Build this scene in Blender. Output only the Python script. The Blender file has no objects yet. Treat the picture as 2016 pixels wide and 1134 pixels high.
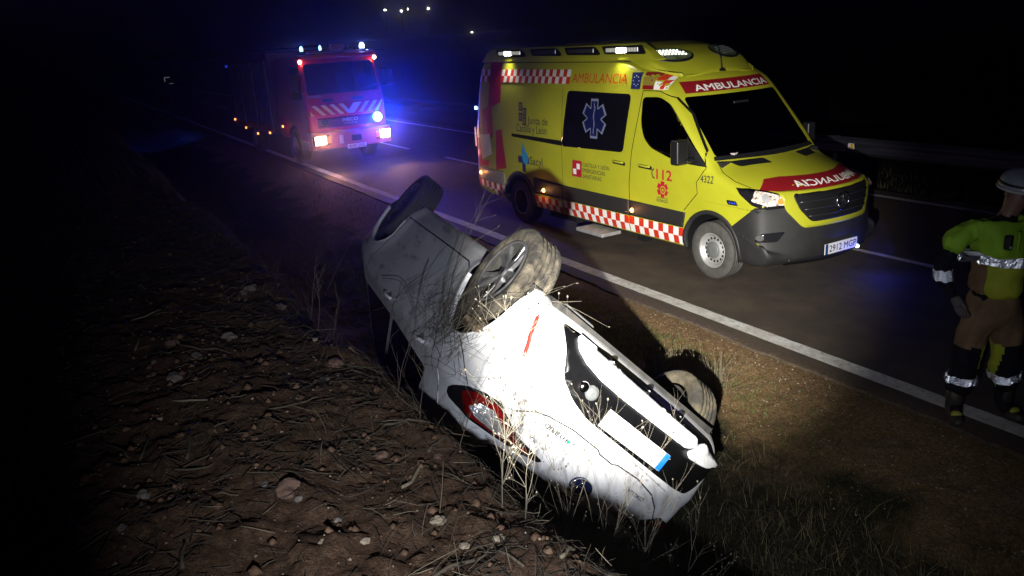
import bpy, bmesh, math, random
import numpy as np
from mathutils import Vector, Matrix
from mathutils.bvhtree import BVHTree

SC = bpy.context.scene
COL = SC.collection
R = math.radians

# ------------------------------------------------------------------ camera
F_PX, YAW, PITCH, ROLL, CAM_H = 1572.1, 2.64435387, 0.30366121, -0.06269292, 2.9457
def cam_axes():
    f = Vector((math.cos(YAW) * math.cos(PITCH), math.sin(YAW) * math.cos(PITCH), -math.sin(PITCH)))
    r = Vector((math.sin(YAW), -math.cos(YAW), 0))
    u = r.cross(f)
    return r * math.cos(ROLL) + u * math.sin(ROLL), u * math.cos(ROLL) - r * math.sin(ROLL), f
cr, cu, cf = cam_axes()
cam_d = bpy.data.cameras.new("camera")
cam = bpy.data.objects.new("camera", cam_d)
COL.objects.link(cam)
cam.matrix_world = Matrix(((cr.x, cu.x, -cf.x, 0), (cr.y, cu.y, -cf.y, 0), (cr.z, cu.z, -cf.z, CAM_H), (0, 0, 0, 1)))
cam_d.sensor_width = 36.0
cam_d.lens = F_PX / 2016 * 36.0
cam_d.clip_start = 0.05
cam_d.clip_end = 5000
SC.camera = cam

# ------------------------------------------------------------------ world, lamps, exposure
w = bpy.data.worlds.new("World"); SC.world = w; w.use_nodes = True
nt = w.node_tree; nt.nodes.clear()
sky = nt.nodes.new("ShaderNodeTexSky"); sky.sky_type = 'NISHITA'; sky.sun_disc = False
sky.sun_elevation = R(12); sky.sun_rotation = R(200)
tint = nt.nodes.new("ShaderNodeMixRGB"); tint.blend_type = 'MULTIPLY'; tint.inputs[0].default_value = 1
tint.inputs[2].default_value = (0.30, 0.16, 1.0, 1)
bg = nt.nodes.new("ShaderNodeBackground"); bg.inputs[1].default_value = 0.0016
wo = nt.nodes.new("ShaderNodeOutputWorld")
nt.links.new(sky.outputs[0], tint.inputs[1]); nt.links.new(tint.outputs[0], bg.inputs[0]); nt.links.new(bg.outputs[0], wo.inputs[0])

TORCH = (-0.24, 0.0, 2.335)
def ahead(px, py, dist):
    d = (cf * F_PX + cr * (px - 1008) + cu * (567 - py)).normalized(); return tuple(Vector((0, 0, CAM_H)) + d * dist)
TORCH_AIM, TORCH_AIM2 = ahead(1325, 475, 9.5), ahead(1130, 680, 6.0)
def aim(o, target):
    o.rotation_euler = (Vector(target) - Vector(o.location)).to_track_quat('-Z', 'Y').to_euler()
def spot(name, loc, target, power, col, size, blend, radius=0.02):
    d = bpy.data.lights.new(name, 'SPOT'); d.energy = power; d.color = col
    d.spot_size = R(size); d.spot_blend = blend; d.shadow_soft_size = radius
    o = bpy.data.objects.new(name, d); COL.objects.link(o); o.location = loc; aim(o, target); return o
def point(name, loc, power, col, radius=0.02, parent=None):
    d = bpy.data.lights.new(name, 'POINT'); d.energy = power; d.color = col; d.shadow_soft_size = radius
    o = bpy.data.objects.new(name, d); COL.objects.link(o); o.location = loc
    if parent: o.parent = parent
    return o
# the hand torch whose beam and shadows the photograph shows: a wide spill with a hotter core
spot("torch_core", TORCH, TORCH_AIM, 8200, (1.0, 0.97, 0.90), 33, 1.0, 0.03)
spot("torch_spill", TORCH, TORCH_AIM2, 460, (0.82, 0.88, 1.0), 77, 1.0, 0.03)

vs = SC.view_settings
vs.view_transform = 'Standard'; vs.look = 'None'; vs.exposure = 0.0; vs.gamma = 1.0; vs.use_curve_mapping = False
cy = SC.cycles
cy.max_bounces = 6; cy.diffuse_bounces = 2; cy.glossy_bounces = 4; cy.transmission_bounces = 4; cy.transparent_max_bounces = 8
cy.volume_bounces = 0
cy.sample_clamp_indirect = 3.0
cy.caustics_reflective = False; cy.caustics_refractive = False
cy.use_denoising = True

# ------------------------------------------------------------------ materials
def _new(name):
    m = bpy.data.materials.new(name); m.use_nodes = True
    return m, m.node_tree, m.node_tree.nodes["Principled BSDF"]
def mat(name, col, rough=0.5, metal=0.0, coat=0.0, spec=0.5, emit=None, estr=0.0):
    m, t, b = _new(name)
    b.inputs["Base Color"].default_value = (*col, 1); b.inputs["Roughness"].default_value = rough
    b.inputs["Metallic"].default_value = metal; b.inputs["Coat Weight"].default_value = coat
    b.inputs["Specular IOR Level"].default_value = spec
    if emit: b.inputs["Emission Color"].default_value = (*emit, 1); b.inputs["Emission Strength"].default_value = estr
    return m
def noisy(name, stops, scale=6.0, detail=6, rough=0.6, rough2=None, metal=0.0, coat=0.0, bump=0.0, bscale=60, bdist=0.004, stretch=(1, 1, 1), spec=0.5, rgh=0.6):
    """base colour from noise through a ramp; optional fine bump"""
    m, t, b = _new(name)
    tc = t.nodes.new("ShaderNodeTexCoord"); mp = t.nodes.new("ShaderNodeMapping"); mp.inputs[3].default_value = stretch
    t.links.new(tc.outputs["Object"], mp.inputs[0])
    n = t.nodes.new("ShaderNodeTexNoise"); n.inputs["Scale"].default_value = scale; n.inputs["Detail"].default_value = detail; n.inputs["Roughness"].default_value = rgh
    t.links.new(mp.outputs[0], n.inputs["Vector"])
    cr_ = t.nodes.new("ShaderNodeValToRGB"); e = cr_.color_ramp.elements
    while len(e) < len(stops): e.new(0.5)
    for k, (p, c) in enumerate(stops): e[k].position = p; e[k].color = (*c, 1)
    t.links.new(n.outputs["Fac"], cr_.inputs[0]); t.links.new(cr_.outputs[0], b.inputs["Base Color"])
    b.inputs["Roughness"].default_value = rough; b.inputs["Metallic"].default_value = metal; b.inputs["Coat Weight"].default_value = coat
    b.inputs["Specular IOR Level"].default_value = spec
    if rough2 is not None:
        mr = t.nodes.new("ShaderNodeMapRange"); mr.inputs[3].default_value = rough; mr.inputs[4].default_value = rough2
        t.links.new(n.outputs["Fac"], mr.inputs[0]); t.links.new(mr.outputs[0], b.inputs["Roughness"])
    if bump:
        n2 = t.nodes.new("ShaderNodeTexNoise"); n2.inputs["Scale"].default_value = bscale; n2.inputs["Detail"].default_value = 5
        t.links.new(mp.outputs[0], n2.inputs["Vector"])
        bp = t.nodes.new("ShaderNodeBump"); bp.inputs["Strength"].default_value = bump; bp.inputs["Distance"].default_value = bdist
        t.links.new(n2.outputs["Fac"], bp.inputs["Height"]); t.links.new(bp.outputs[0], b.inputs["Normal"])
    return m
M = {}
M['van_yellow'] = noisy('van_yellow', [(0.3, (0.37, 0.37, 0.017)), (0.55, (0.42, 0.42, 0.020)), (0.75, (0.45, 0.445, 0.022))], 1.3, 4, 0.42, 0.5, coat=0.25, bump=0.12, bscale=2.0, bdist=0.01)
M['grey_plastic'] = noisy('grey_plastic', [(0.3, (0.014, 0.0135, 0.0135)), (0.75, (0.026, 0.025, 0.024))], 3, 6, 0.5, 0.65, bump=0.15, bscale=300, bdist=0.001)
M['prismatic'] = mat('prismatic_white', (0.92, 0.93, 0.97), 0.24, 1.0)
M['prismatic_yellow'] = mat('prismatic_yellow', (0.95, 0.80, 0.45), 0.28, 1.0)
M['prismatic_pink'] = mat('prismatic_pink', (0.95, 0.82, 0.84), 0.28, 1.0)
M['mirror_black'] = mat('mirror_black', (0.012, 0.012, 0.013), 0.3)
M['black'] = mat('black', (0.008, 0.008, 0.009), 0.5)
M['seam'] = mat('seam', (0.006, 0.006, 0.006), 0.8, spec=0.1)
M['glass_dark'] = mat('glass_dark', (0.004, 0.004, 0.006), 0.06, spec=0.5)
M['white_check'] = mat('white_check', (0.85, 0.84, 0.82), 0.4)
M['red_check'] = mat('red_check', (0.60, 0.035, 0.012), 0.4)
M['red_dark'] = mat('red_dark', (0.22, 0.008, 0.012), 0.4)
M['red_band'] = mat('red_band', (0.42, 0.012, 0.03), 0.4)
M['red_text'] = mat('red_text', (0.55, 0.02, 0.01), 0.4)
M['white'] = mat('white', (0.8, 0.8, 0.8), 0.35)
M['text_dark'] = mat('text_dark', (0.02, 0.02, 0.035), 0.5)
M['blue_dark'] = mat('blue_dark', (0.01, 0.018, 0.11), 0.4)
M['blue_light'] = mat('blue_light', (0.03, 0.28, 0.55), 0.4)
M['star_line'] = mat('star_line', (0.16, 0.18, 0.30), 0.4)
M['flag_yellow'] = mat('flag_yellow', (0.45, 0.36, 0.01), 0.4)
M['plate_white'] = mat('plate_white', (0.8, 0.8, 0.78), 0.35)
M['plate_blue'] = mat('plate_blue', (0.01, 0.16, 0.62), 0.35)
M['chrome'] = mat('chrome', (0.75, 0.75, 0.76), 0.12, 1.0)
M['alloy'] = noisy('alloy', [(0.35, (0.30, 0.30, 0.31)), (0.7, (0.62, 0.62, 0.63))], 9, 5, 0.28, 0.5, metal=0.9)
M['steel_rim'] = noisy('steel_rim', [(0.3, (0.40, 0.40, 0.39)), (0.7, (0.58, 0.58, 0.57))], 8, 5, 0.38, 0.5, metal=0.55)
M['hub_cap'] = mat('hub_cap', (0.13, 0.135, 0.13), 0.5)
M['rubber'] = noisy('rubber', [(0.3, (0.045, 0.043, 0.04)), (0.7, (0.085, 0.08, 0.072))], 9, 6, 0.85, bump=0.3, bscale=90)
M['rubber_mud'] = noisy('rubber_mud', [(0.38, (0.016, 0.014, 0.012)), (0.5, (0.055, 0.046, 0.033)), (0.68, (0.115, 0.098, 0.068))], 13, 8, 0.95, bump=0.9, bscale=55, bdist=0.012)
M['rubber_dirt'] = noisy('rubber_dirt', [(0.42, (0.022, 0.020, 0.016)), (0.64, (0.10, 0.082, 0.048))], 7, 8, 0.9, bump=0.6, bscale=60, bdist=0.006)
M['mud'] = noisy('mud', [(0.3, (0.05, 0.035, 0.02)), (0.7, (0.22, 0.17, 0.10))], 20, 8, 0.95, bump=1.0, bscale=40, bdist=0.02)
M['under'] = noisy('under', [(0.3, (0.008, 0.008, 0.008)), (0.7, (0.03, 0.027, 0.022))], 8, 5, 0.8)
M['lamp_clear'] = mat('lamp_clear', (0.75, 0.75, 0.75), 0.08, 0.85)
M['lens_glass'] = mat('lens_glass', (0.30, 0.31, 0.32), 0.05, 0.3, coat=1.0)
M['amber'] = mat('amber', (0.8, 0.25, 0.02), 0.2, emit=(1.0, 0.42, 0.10), estr=9)
M['amber_dim'] = mat('amber_dim', (0.75, 0.30, 0.06), 0.15, coat=1.0)
M['tail_red'] = noisy('tail_red', [(0.3, (0.10, 0.003, 0.003)), (0.7, (0.24, 0.006, 0.005))], 12, 3, 0.08, coat=1.0)
M['reflector_red'] = mat('reflector_red', (0.75, 0.03, 0.02), 0.2, coat=0.6)
M['emit_white'] = mat('emit_white', (0.8, 0.8, 0.8), 0.3, emit=(1.0, 0.98, 0.88), estr=26)
M['emit_pale'] = mat('emit_pale', (0.8, 0.8, 0.8), 0.3, emit=(0.9, 1.0, 0.80), estr=2.2)
M['emit_head'] = mat('emit_head', (0.8, 0.8, 0.8), 0.3, emit=(1.0, 0.82, 0.50), estr=22)
M['emit_cool'] = mat('emit_cool', (0.8, 0.8, 0.8), 0.3, emit=(0.75, 0.9, 1.0), estr=16)
M['emit_cool2'] = mat('emit_cool2', (0.3, 0.5, 0.8), 0.3, emit=(0.35, 0.65, 1.0), estr=3)
M['emit_warm'] = mat('emit_warm', (0.8, 0.6, 0.3), 0.3, emit=(1.0, 0.65, 0.38), estr=20)
M['emit_orange'] = mat('emit_orange', (0.8, 0.3, 0.05), 0.3, emit=(1.0, 0.30, 0.06), estr=4)
M['emit_blue'] = mat('emit_blue', (0.1, 0.3, 0.9), 0.3, emit=(0.10, 0.55, 1.0), estr=30)
M['emit_blue_s'] = mat('emit_blue_s', (0.1, 0.3, 0.9), 0.3, emit=(0.30, 0.65, 1.0), estr=16)
M['led_blue'] = mat('led_blue', (0.02, 0.05, 0.6), 0.3, emit=(0.03, 0.08, 1.0), estr=0.5)
M['black_lens'] = mat('black_lens', (0.012, 0.012, 0.015), 0.12, coat=1.0)

# ------------------------------------------------------------------ mesh builder
class MB:
    def __init__(s): s.v = []; s.f = []; s.m = []; s.s = []
    def add(s, vs_, fs_, mi=0, smooth=False):
        o = len(s.v); s.v.extend([tuple(p) for p in vs_])
        for f in fs_: s.f.append(tuple(i + o for i in f)); s.m.append(mi); s.s.append(smooth)
        return s
    def box(s, c, d, mi=0, rot=None):
        x, y, z = d[0] / 2, d[1] / 2, d[2] / 2
        P = [Vector((a * x, b * y, e * z)) for a in (-1, 1) for b in (-1, 1) for e in (-1, 1)]
        if rot is not None: P = [rot @ p for p in P]
        P = [p + Vector(c) for p in P]
        return s.add(P, [(0, 1, 3, 2), (4, 6, 7, 5), (0, 4, 5, 1), (2, 3, 7, 6), (0, 2, 6, 4), (1, 5, 7, 3)], mi)
    def lathe(s, prof, n=32, origin=(0, 0, 0), axis='y', mi=0, smooth=True, close=False):
        """prof: (radius, offset along axis)"""
        vs_ = []
        for k in range(n):
            a = 2 * math.pi * k / n; ca, sa = math.cos(a), math.sin(a)
            for (r, h) in prof:
                p = {'y': (r * ca, h, r * sa), 'x': (h, r * ca, r * sa), 'z': (r * ca, r * sa, h)}[axis]
                vs_.append((p[0] + origin[0], p[1] + origin[1], p[2] + origin[2]))
        m_ = len(prof); fs_ = []
        for k in range(n):
            for j in range(m_ - (0 if close else 1)):
                j2 = (j + 1) % m_
                fs_.append((k * m_ + j, ((k + 1) % n) * m_ + j, ((k + 1) % n) * m_ + j2, k * m_ + j2))
        return s.add(vs_, fs_, mi, smooth)
    def tube(s, pts, rad, n=6, mi=0, cap=True, smooth=True):
        pts = [Vector(p) for p in pts]
        if not hasattr(rad, '__len__'): rad = [rad] * len(pts)
        up = None; vs_ = []
        for i, p in enumerate(pts):
            d = (pts[min(i + 1, len(pts) - 1)] - pts[max(i - 1, 0)])
            if d.length < 1e-9: d = Vector((0, 0, 1))
            d.normalize()
            if up is None: up = d.orthogonal().normalized()
            up = (up - d * up.dot(d)); up = up.normalized() if up.length > 1e-6 else d.orthogonal().normalized()
            b = d.cross(up)
            for k in range(n):
                a = 2 * math.pi * k / n
                vs_.append(p + (up * math.cos(a) + b * math.sin(a)) * rad[i])
        fs_ = []
        for i in range(len(pts) - 1):
            for k in range(n):
                k2 = (k + 1) % n
                fs_.append((i * n + k, i * n + k2, (i + 1) * n + k2, (i + 1) * n + k))
        if cap: fs_.append(tuple(range(n))[::-1]); fs_.append(tuple((len(pts) - 1) * n + k for k in range(n)))
        return s.add(vs_, fs_, mi, smooth)
    def housing(s, cx, cz, r, y0, y1, zmin, n=30):
        """open wheel housing: an arch of sheet from y0 in to y1 and its inner wall, kept above zmin"""
        a0 = math.asin(max(-1, min(1, (zmin - cz) / r))); A = [a0 + (math.pi - 2 * a0) * k / n for k in range(n + 1)]
        V = []
        for a in A: V += [(cx + r * math.cos(a), y0, cz + r * math.sin(a)), (cx + r * math.cos(a), y1, cz + r * math.sin(a)), (cx + r * math.cos(a), y1, zmin)]
        return s.add(V, [(3 * k, 3 * k + 3, 3 * k + 4, 3 * k + 1) for k in range(n)] + [(3 * k + 1, 3 * k + 4, 3 * k + 5, 3 * k + 2) for k in range(n)], 0, False)
    def prism(s, poly, a, b, plane='xz', mi=0):
        """extrude 2D polygon between offsets a,b along the missing axis"""
        def P(u, v, h): return {'xz': (u, h, v), 'yz': (h, u, v), 'xy': (u, v, h)}[plane]
        n = len(poly)
        vs_ = [P(u, v, a) for u, v in poly] + [P(u, v, b) for u, v in poly]
        fs_ = [tuple(range(n))[::-1], tuple(range(n, 2 * n))] + [(i, (i + 1) % n, n + (i + 1) % n, n + i) for i in range(n)]
        return s.add(vs_, fs_, mi)
    def build(s, name, mats, parent=None, bevel=0, sub=0, fixn=True):
        me = bpy.data.meshes.new(name); me.from_pydata(s.v, [], s.f)
        if not isinstance(mats, (list, tuple)): mats = [mats]
        for m_ in mats: me.materials.append(m_)
        me.polygons.foreach_set('material_index', s.m); me.polygons.foreach_set('use_smooth', s.s)
        me.update()
        if fixn and len(s.f) < 60000:
            b = bmesh.new(); b.from_mesh(me); bmesh.ops.recalc_face_normals(b, faces=b.faces); b.to_mesh(me); b.free()
        return link(name, me, parent, bevel, sub)
def link(name, me, parent=None, bevel=0, sub=0):
    o = bpy.data.objects.new(name, me); COL.objects.link(o)
    if parent is not None: o.parent = parent
    if bevel:
        md = o.modifiers.new('bevel', 'BEVEL'); md.width = bevel; md.segments = 2; md.limit_method = 'ANGLE'
        for p in me.polygons: p.use_smooth = True
        md.harden_normals = True
    if sub: md = o.modifiers.new('sub', 'SUBSURF'); md.levels = sub; md.render_levels = sub
    return o
def thing(name, label, cat, loc=(0, 0, 0), rotz=0, group=None, mw=None):
    o = bpy.data.objects.new(name, None); COL.objects.link(o)
    if mw is not None: o.matrix_world = mw
    else: o.location = loc; o.rotation_euler = (0, 0, rotz)
    o['label'] = label; o['category'] = cat
    if group: o['group'] = group
    return o
def tag(o, label=None, cat=None, group=None, kind=None):
    if label: o['label'] = label
    if cat: o['category'] = cat
    if group: o['group'] = group
    if kind: o['kind'] = kind
    return o

# ------------------------------------------------------------------ inflated-silhouette shell for vehicle bodies
def resample(poly, step, closed=True):
    out = []
    n = len(poly)
    for i in range(n if closed else n - 1):
        a = np.array(poly[i]); b = np.array(poly[(i + 1) % n]); k = max(1, int(round(np.linalg.norm(b - a) / step)))
        for j in range(k): out.append(a + (b - a) * j / k)
    return np.array(out)
def smooth_loop(p, it):
    for _ in range(it): p = 0.25 * np.roll(p, 1, 0) + 0.5 * p + 0.25 * np.roll(p, -1, 0)
    return p
def shell(outline, W, bow, r, medial, step=0.05, nt_=26, rings=14, sm=2, disp=None):
    """closed body: cross strip over the centreline outline plus two filled sides. W(x,z) half width."""
    P = smooth_loop(resample(outline, step), sm); n = len(P)
    T = np.roll(P, -1, 0) - np.roll(P, 1, 0); T /= np.linalg.norm(T, axis=1)[:, None] + 1e-9
    N = np.stack([T[:, 1], -T[:, 0]], 1)
    area = 0.5 * np.sum(P[:, 0] * np.roll(P[:, 1], -1) - np.roll(P[:, 0], -1) * P[:, 1])
    if area < 0: N = -N
    B = np.array([bow(P[i, 0], P[i, 1], N[i, 0], N[i, 1]) for i in range(n)])
    B = smooth_loop(B, 10)
    th = np.linspace(-1, 1, nt_ + 1); th = np.sign(th) * (1 - (1 - np.abs(th)) ** 1.5)
    v = []; 
    for t in th:
        at = abs(t)
        for i in range(n):
            # inset grows with bow, and a quarter-round at the rim
            w_full = W(*(P[i] - N[i] * (B[i] + r)))
            t0 = 1 - r / w_full
            rr = 0 if at <= t0 else r * (1 - math.sqrt(max(0, 1 - ((at - t0) / (1 - t0)) ** 2)))
            q = P[i] - N[i] * (B[i] * at ** 2.2 + rr)
            v.append((q[0], t * w_full, q[1]))
    f = []; k = len(th)
    for j in range(k - 1):
        for i in range(n):
            i2 = (i + 1) % n
            f.append((j * n + i, j * n + i2, (j + 1) * n + i2, (j + 1) * n + i))
    (ax, az), (bx, bz) = medial
    for side, base in ((-1, 0), (1, (k - 1) * n)):
        rim = [np.array((v[base + i][0], v[base + i][2])) for i in range(n)]
        prev = list(range(base, base + n))
        med = []; K = max(2, int(math.hypot(bx - ax, bz - az) / (step * 2)))
        for q in rim:
            tt = round(min(1, max(0, (q[0] - ax) / (bx - ax))) * K) / K; med.append(np.array((ax + (bx - ax) * tt, az + (bz - az) * tt)))
        for g in range(1, rings + 1):
            s_ = g / rings; cur = []
            for i in range(n):
                q = rim[i] * (1 - s_) + med[i] * s_
                cur.append(len(v)); v.append((q[0], side * W(q[0], q[1]), q[1]))
            for i in range(n):
                i2 = (i + 1) % n
                f.append((prev[i], prev[i2], cur[i2], cur[i]))
            prev = cur
    v = np.array(v)
    me = bpy.data.meshes.new('shell'); me.from_pydata(v.tolist(), [], f); me.update()
    b = bmesh.new(); b.from_mesh(me)
    bmesh.ops.remove_doubles(b, verts=b.verts, dist=0.0008)
    # close the medial slit left by the clamped ends
    es = [e for e in b.edges if e.is_boundary]
    if es: bmesh.ops.holes_fill(b, edges=es, sides=0)
    bmesh.ops.recalc_face_normals(b, faces=b.faces)
    for fc in b.faces: fc.smooth = True
    b.to_mesh(me); b.free()
    return me
def bvh_of(me):
    b = bmesh.new(); b.from_mesh(me); t = BVHTree.FromBMesh(b); b.free(); return t
def in_poly(p, poly):
    c = False; n = len(poly)
    for i in range(n):
        x1, y1 = poly[i][:2]; x2, y2 = poly[(i + 1) % n][:2]
        if (y1 > p[1]) != (y2 > p[1]) and p[0] < (x2 - x1) * (p[1] - y1) / (y2 - y1) + x1: c = not c
    return c
def cut(me, openings, name):
    """cut openings: (polygon, plane, lo, hi) through one side of a shell"""
    b = bmesh.new(); b.from_mesh(me)
    for poly, plane, lo, hi in openings:
        ia, ib, ic = {'xz': (0, 2, 1), 'yz': (1, 2, 0), 'xy': (0, 1, 2)}[plane]
        x0 = min(p[0] for p in poly) - .03; x1 = max(p[0] for p in poly) + .03; y0 = min(p[1] for p in poly) - .03; y1 = max(p[1] for p in poly) + .03
        def near():
            fs = [f for f in b.faces if any(x0 < v.co[ia] < x1 and y0 < v.co[ib] < y1 for v in f.verts) and lo < f.calc_center_median()[ic] < hi]
            es = {e for f in fs for e in f.edges}; vs_ = {v for f in fs for v in f.verts}
            return list(vs_) + list(es) + fs
        g = near(); n = len(poly)
        for i in range(n):
            p, q = Vector(poly[i][:2]), Vector(poly[(i + 1) % n][:2]); d = q - p
            if d.length < 1e-6: continue
            co = [0, 0, 0]; no = [0, 0, 0]; co[ia], co[ib] = p; no[ia], no[ib] = -d.y, d.x
            # only faces close to this edge are split
            m_ = (p + q) / 2; rr = d.length / 2 + 0.12
            fs = [f for f in g if isinstance(f, bmesh.types.BMFace) and f.is_valid and any((Vector((v.co[ia], v.co[ib])) - m_).length < rr for v in f.verts)]
            es = {e for f in fs for e in f.edges}; vs_ = {v for f in fs for v in f.verts}
            bmesh.ops.bisect_plane(b, geom=list(vs_) + list(es) + fs, plane_co=co, plane_no=no, dist=1e-5)
            g = near()
        kill = []
        for f in g:
            if isinstance(f, bmesh.types.BMFace) and f.is_valid:
                c = f.calc_center_median()
                if in_poly((c[ia], c[ib]), poly): kill.append(f)
        bmesh.ops.delete(b, geom=kill, context='FACES')
    res = bpy.data.meshes.new(name); b.to_mesh(res); b.free()
    return res
DIRS = {'right': (lambda u, v: Vector((u, -4, v)), Vector((0, 1, 0))),     # seen from -y, u = x
        'left': (lambda u, v: Vector((u, 4, v)), Vector((0, -1, 0))),      # u = x
        'front': (lambda u, v: Vector((6, u, v)), Vector((-1, 0, 0))),     # u = y
        'rear': (lambda u, v: Vector((-9, -u, v)), Vector((1, 0, 0))),     # u = -y
        'top': (lambda u, v: Vector((u, v, 6)), Vector((0, 0, -1)))}
def project(tree, view, u, v, off):
    o, d = DIRS[view]
    h = tree.ray_cast(o(u, v), d)
    if h[0] is None:
        p = o(u, v); h = tree.find_nearest(p + d * 5)
        return h[0] + h[1] * off, h[1]
    nrm = h[1] if h[1].dot(d) < 0 else -h[1]
    return h[0] + nrm * off, nrm
def patch(name, poly, view, tree, m, parent, off=0.003, grid=0.05, thick=0.0, smooth=True, bm=None):
    """a sheet cut to a polygon (view coordinates) and laid on the body, optionally with a turned-down rim"""
    b = bmesh.new() if bm is None else bm
    if bm is None:
        vs_ = [b.verts.new((p[0], p[1], 0)) for p in poly]; b.faces.new(vs_)
        bmesh.ops.triangulate(b, faces=b.faces)
    xs = [x.co.x for x in b.verts]; ys = [x.co.y for x in b.verts]
    for ax, lo, hi in ((0, min(xs), max(xs)), (1, min(ys), max(ys))):
        k = math.floor(lo / grid) + 1
        while k * grid < hi:
            co = [0, 0, 0]; no = [0, 0, 0]; co[ax] = k * grid; no[ax] = 1
            bmesh.ops.bisect_plane(b, geom=b.verts[:] + b.edges[:] + b.faces[:], plane_co=co, plane_no=no, dist=1e-6); k += 1
    if thick:
        rim = [e for e in b.edges if e.is_boundary]
        r_ = bmesh.ops.extrude_edge_only(b, edges=rim)
        low = {x for x in r_['geom'] if isinstance(x, bmesh.types.BMVert)}
    else: low = set()
    for x in b.verts:
        p, n_ = project(tree, view, x.co.x, x.co.y, off - (thick if x in low else 0)); x.co = p
    bmesh.ops.recalc_face_normals(b, faces=b.faces)
    me = bpy.data.meshes.new(name)
    for f_ in b.faces: f_.smooth = smooth
    b.to_mesh(me); b.free()
    d = DIRS[view][1]
    s_ = sum(p.normal.dot(d) * p.area for p in me.polygons)
    if s_ > 0: me.flip_normals()
    me.materials.append(m)
    return link(name, me, parent)
def text_mesh(txt, bold=0.0, shear=0.0):
    c = bpy.data.curves.new('t', 'FONT'); c.body = txt; c.shear = shear; c.resolution_u = 3
    o = bpy.data.objects.new('t', c); COL.objects.link(o)
    dg = bpy.context.evaluated_depsgraph_get(); me = bpy.data.meshes.new_from_object(o.evaluated_get(dg))
    bpy.data.objects.remove(o)
    if bold:                                                     # thicken: push the outline out along its 2D normals
        b = bmesh.new(); b.from_mesh(me); mv = {}
        for v in b.verts:
            n_ = Vector((0, 0))
            for e in v.link_edges:
                if not e.is_boundary or e.calc_length() < 0.006: continue
                d = (e.verts[1].co - e.verts[0].co).xy.normalized(); q = Vector((-d.y, d.x)); f = e.link_faces[0]
                if q.dot((f.calc_center_median() - e.verts[0].co).xy) > 0: q = -q
                n_ += q
            if n_.length > 1e-6: mv[v] = n_.normalized() * bold * 0.9 * min(1.4, 2 / max(n_.length, 1.2))
        for v, d in mv.items(): v.co.x += d.x; v.co.y += d.y
        b.to_mesh(me); b.free()
    return me
def lettering(name, txt, box, view, tree, m, parent, bold=0.012, mirror=False, off=0.009, shear=0.0, slope=0.0, flip=False, grid=0.035):
    """text laid on the body inside box (u0,v0,u1,v1) of the view; slope tilts the baseline"""
    me = text_mesh(txt, bold, shear); b = bmesh.new(); b.from_mesh(me); bmesh.ops.remove_doubles(b, verts=b.verts, dist=1e-5); bmesh.ops.triangulate(b, faces=b.faces)
    xs = [x.co.x for x in b.verts]; ys = [x.co.y for x in b.verts]
    x0, x1_, y0, y1 = min(xs), max(xs), min(ys), max(ys); u0, v0, u1, v1 = box
    for x in b.verts:
        a = (x.co.x - x0) / (x1_ - x0); c = (x.co.y - y0) / (y1 - y0)
        if mirror or flip: a = 1 - a
        if flip: c = 1 - c
        x.co = Vector((u0 + (u1 - u0) * a, v0 + (v1 - v0) * c + slope * a, 0))
    return patch(name, None, view, tree, m, parent, off, grid, bm=b, smooth=False)
def ribbon(name, pts, width, view, tree, m, parent, off=0.0012):
    """a narrow line laid on the body (a shut line or seam)"""
    pts = [Vector((p[0], p[1])) for p in pts]; fine = []
    for a, b in zip(pts, pts[1:]):
        k = max(1, int((b - a).length / 0.03))
        fine += [a.lerp(b, j / k) for j in range(k)]
    fine.append(pts[-1]); vs_ = []
    for i, p in enumerate(fine):
        d = fine[min(i + 1, len(fine) - 1)] - fine[max(i - 1, 0)]; d.normalize(); n_ = Vector((-d.y, d.x)) * width / 2
        for q in (p + n_, p - n_): vs_.append(project(tree, view, q.x, q.y, off)[0])
    mb = MB(); mb.add(vs_, [(2 * i, 2 * i + 1, 2 * i + 3, 2 * i + 2) for i in range(len(fine) - 1)], 0, True)
    o = mb.build(name, m, parent, fixn=False)
    if o.data.polygons and sum(p.normal.dot(DIRS[view][1]) for p in o.data.polygons) > 0: o.data.flip_normals()
    return o
def prismatic(name, fn, U, V, s, m, parent, keep=None):
    """retroreflective sheeting as it is made: a field of cube corners, three faces at right angles round each recessed apex"""
    h = s * math.sqrt(3) / 2; nv = max(1, int(round(V / h))); nu = int(U / s) + 1; mb = MB(); dep = s / math.sqrt(6)
    def tri(a, b, c):
        cu_, cv_ = (a[0] + b[0] + c[0]) / 3, (a[1] + b[1] + c[1]) / 3
        if keep and not keep(cu_, cv_): return
        if not (0 <= cu_ <= U and 0 <= cv_ <= V): return
        P = [fn(*q) for q in (a, b, c)]; n_ = (P[1] - P[0]).cross(P[2] - P[0])
        if n_.length < 1e-12: return
        o_ = fn(cu_, cv_, True)
        n_.normalize(); n_ = n_ if n_.dot(o_) > 0 else -n_
        ap = (P[0] + P[1] + P[2]) / 3 - n_ * dep
        mb.add(P + [ap], [(0, 1, 3), (1, 2, 3), (2, 0, 3)])
    for j in range(nv):
        off = (j % 2) * s / 2; off2 = ((j + 1) % 2) * s / 2; v0, v1 = j * h, (j + 1) * h
        for i in range(-1, nu + 1):
            a = (i * s + off, v0); b = ((i + 1) * s + off, v0); c = (i * s + off + s / 2, v1); d = ((i + 1) * s + off + s / 2, v1)
            tri(a, b, c); tri(b, d, c)
    return mb.build(name, m, parent, fixn=False)
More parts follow.
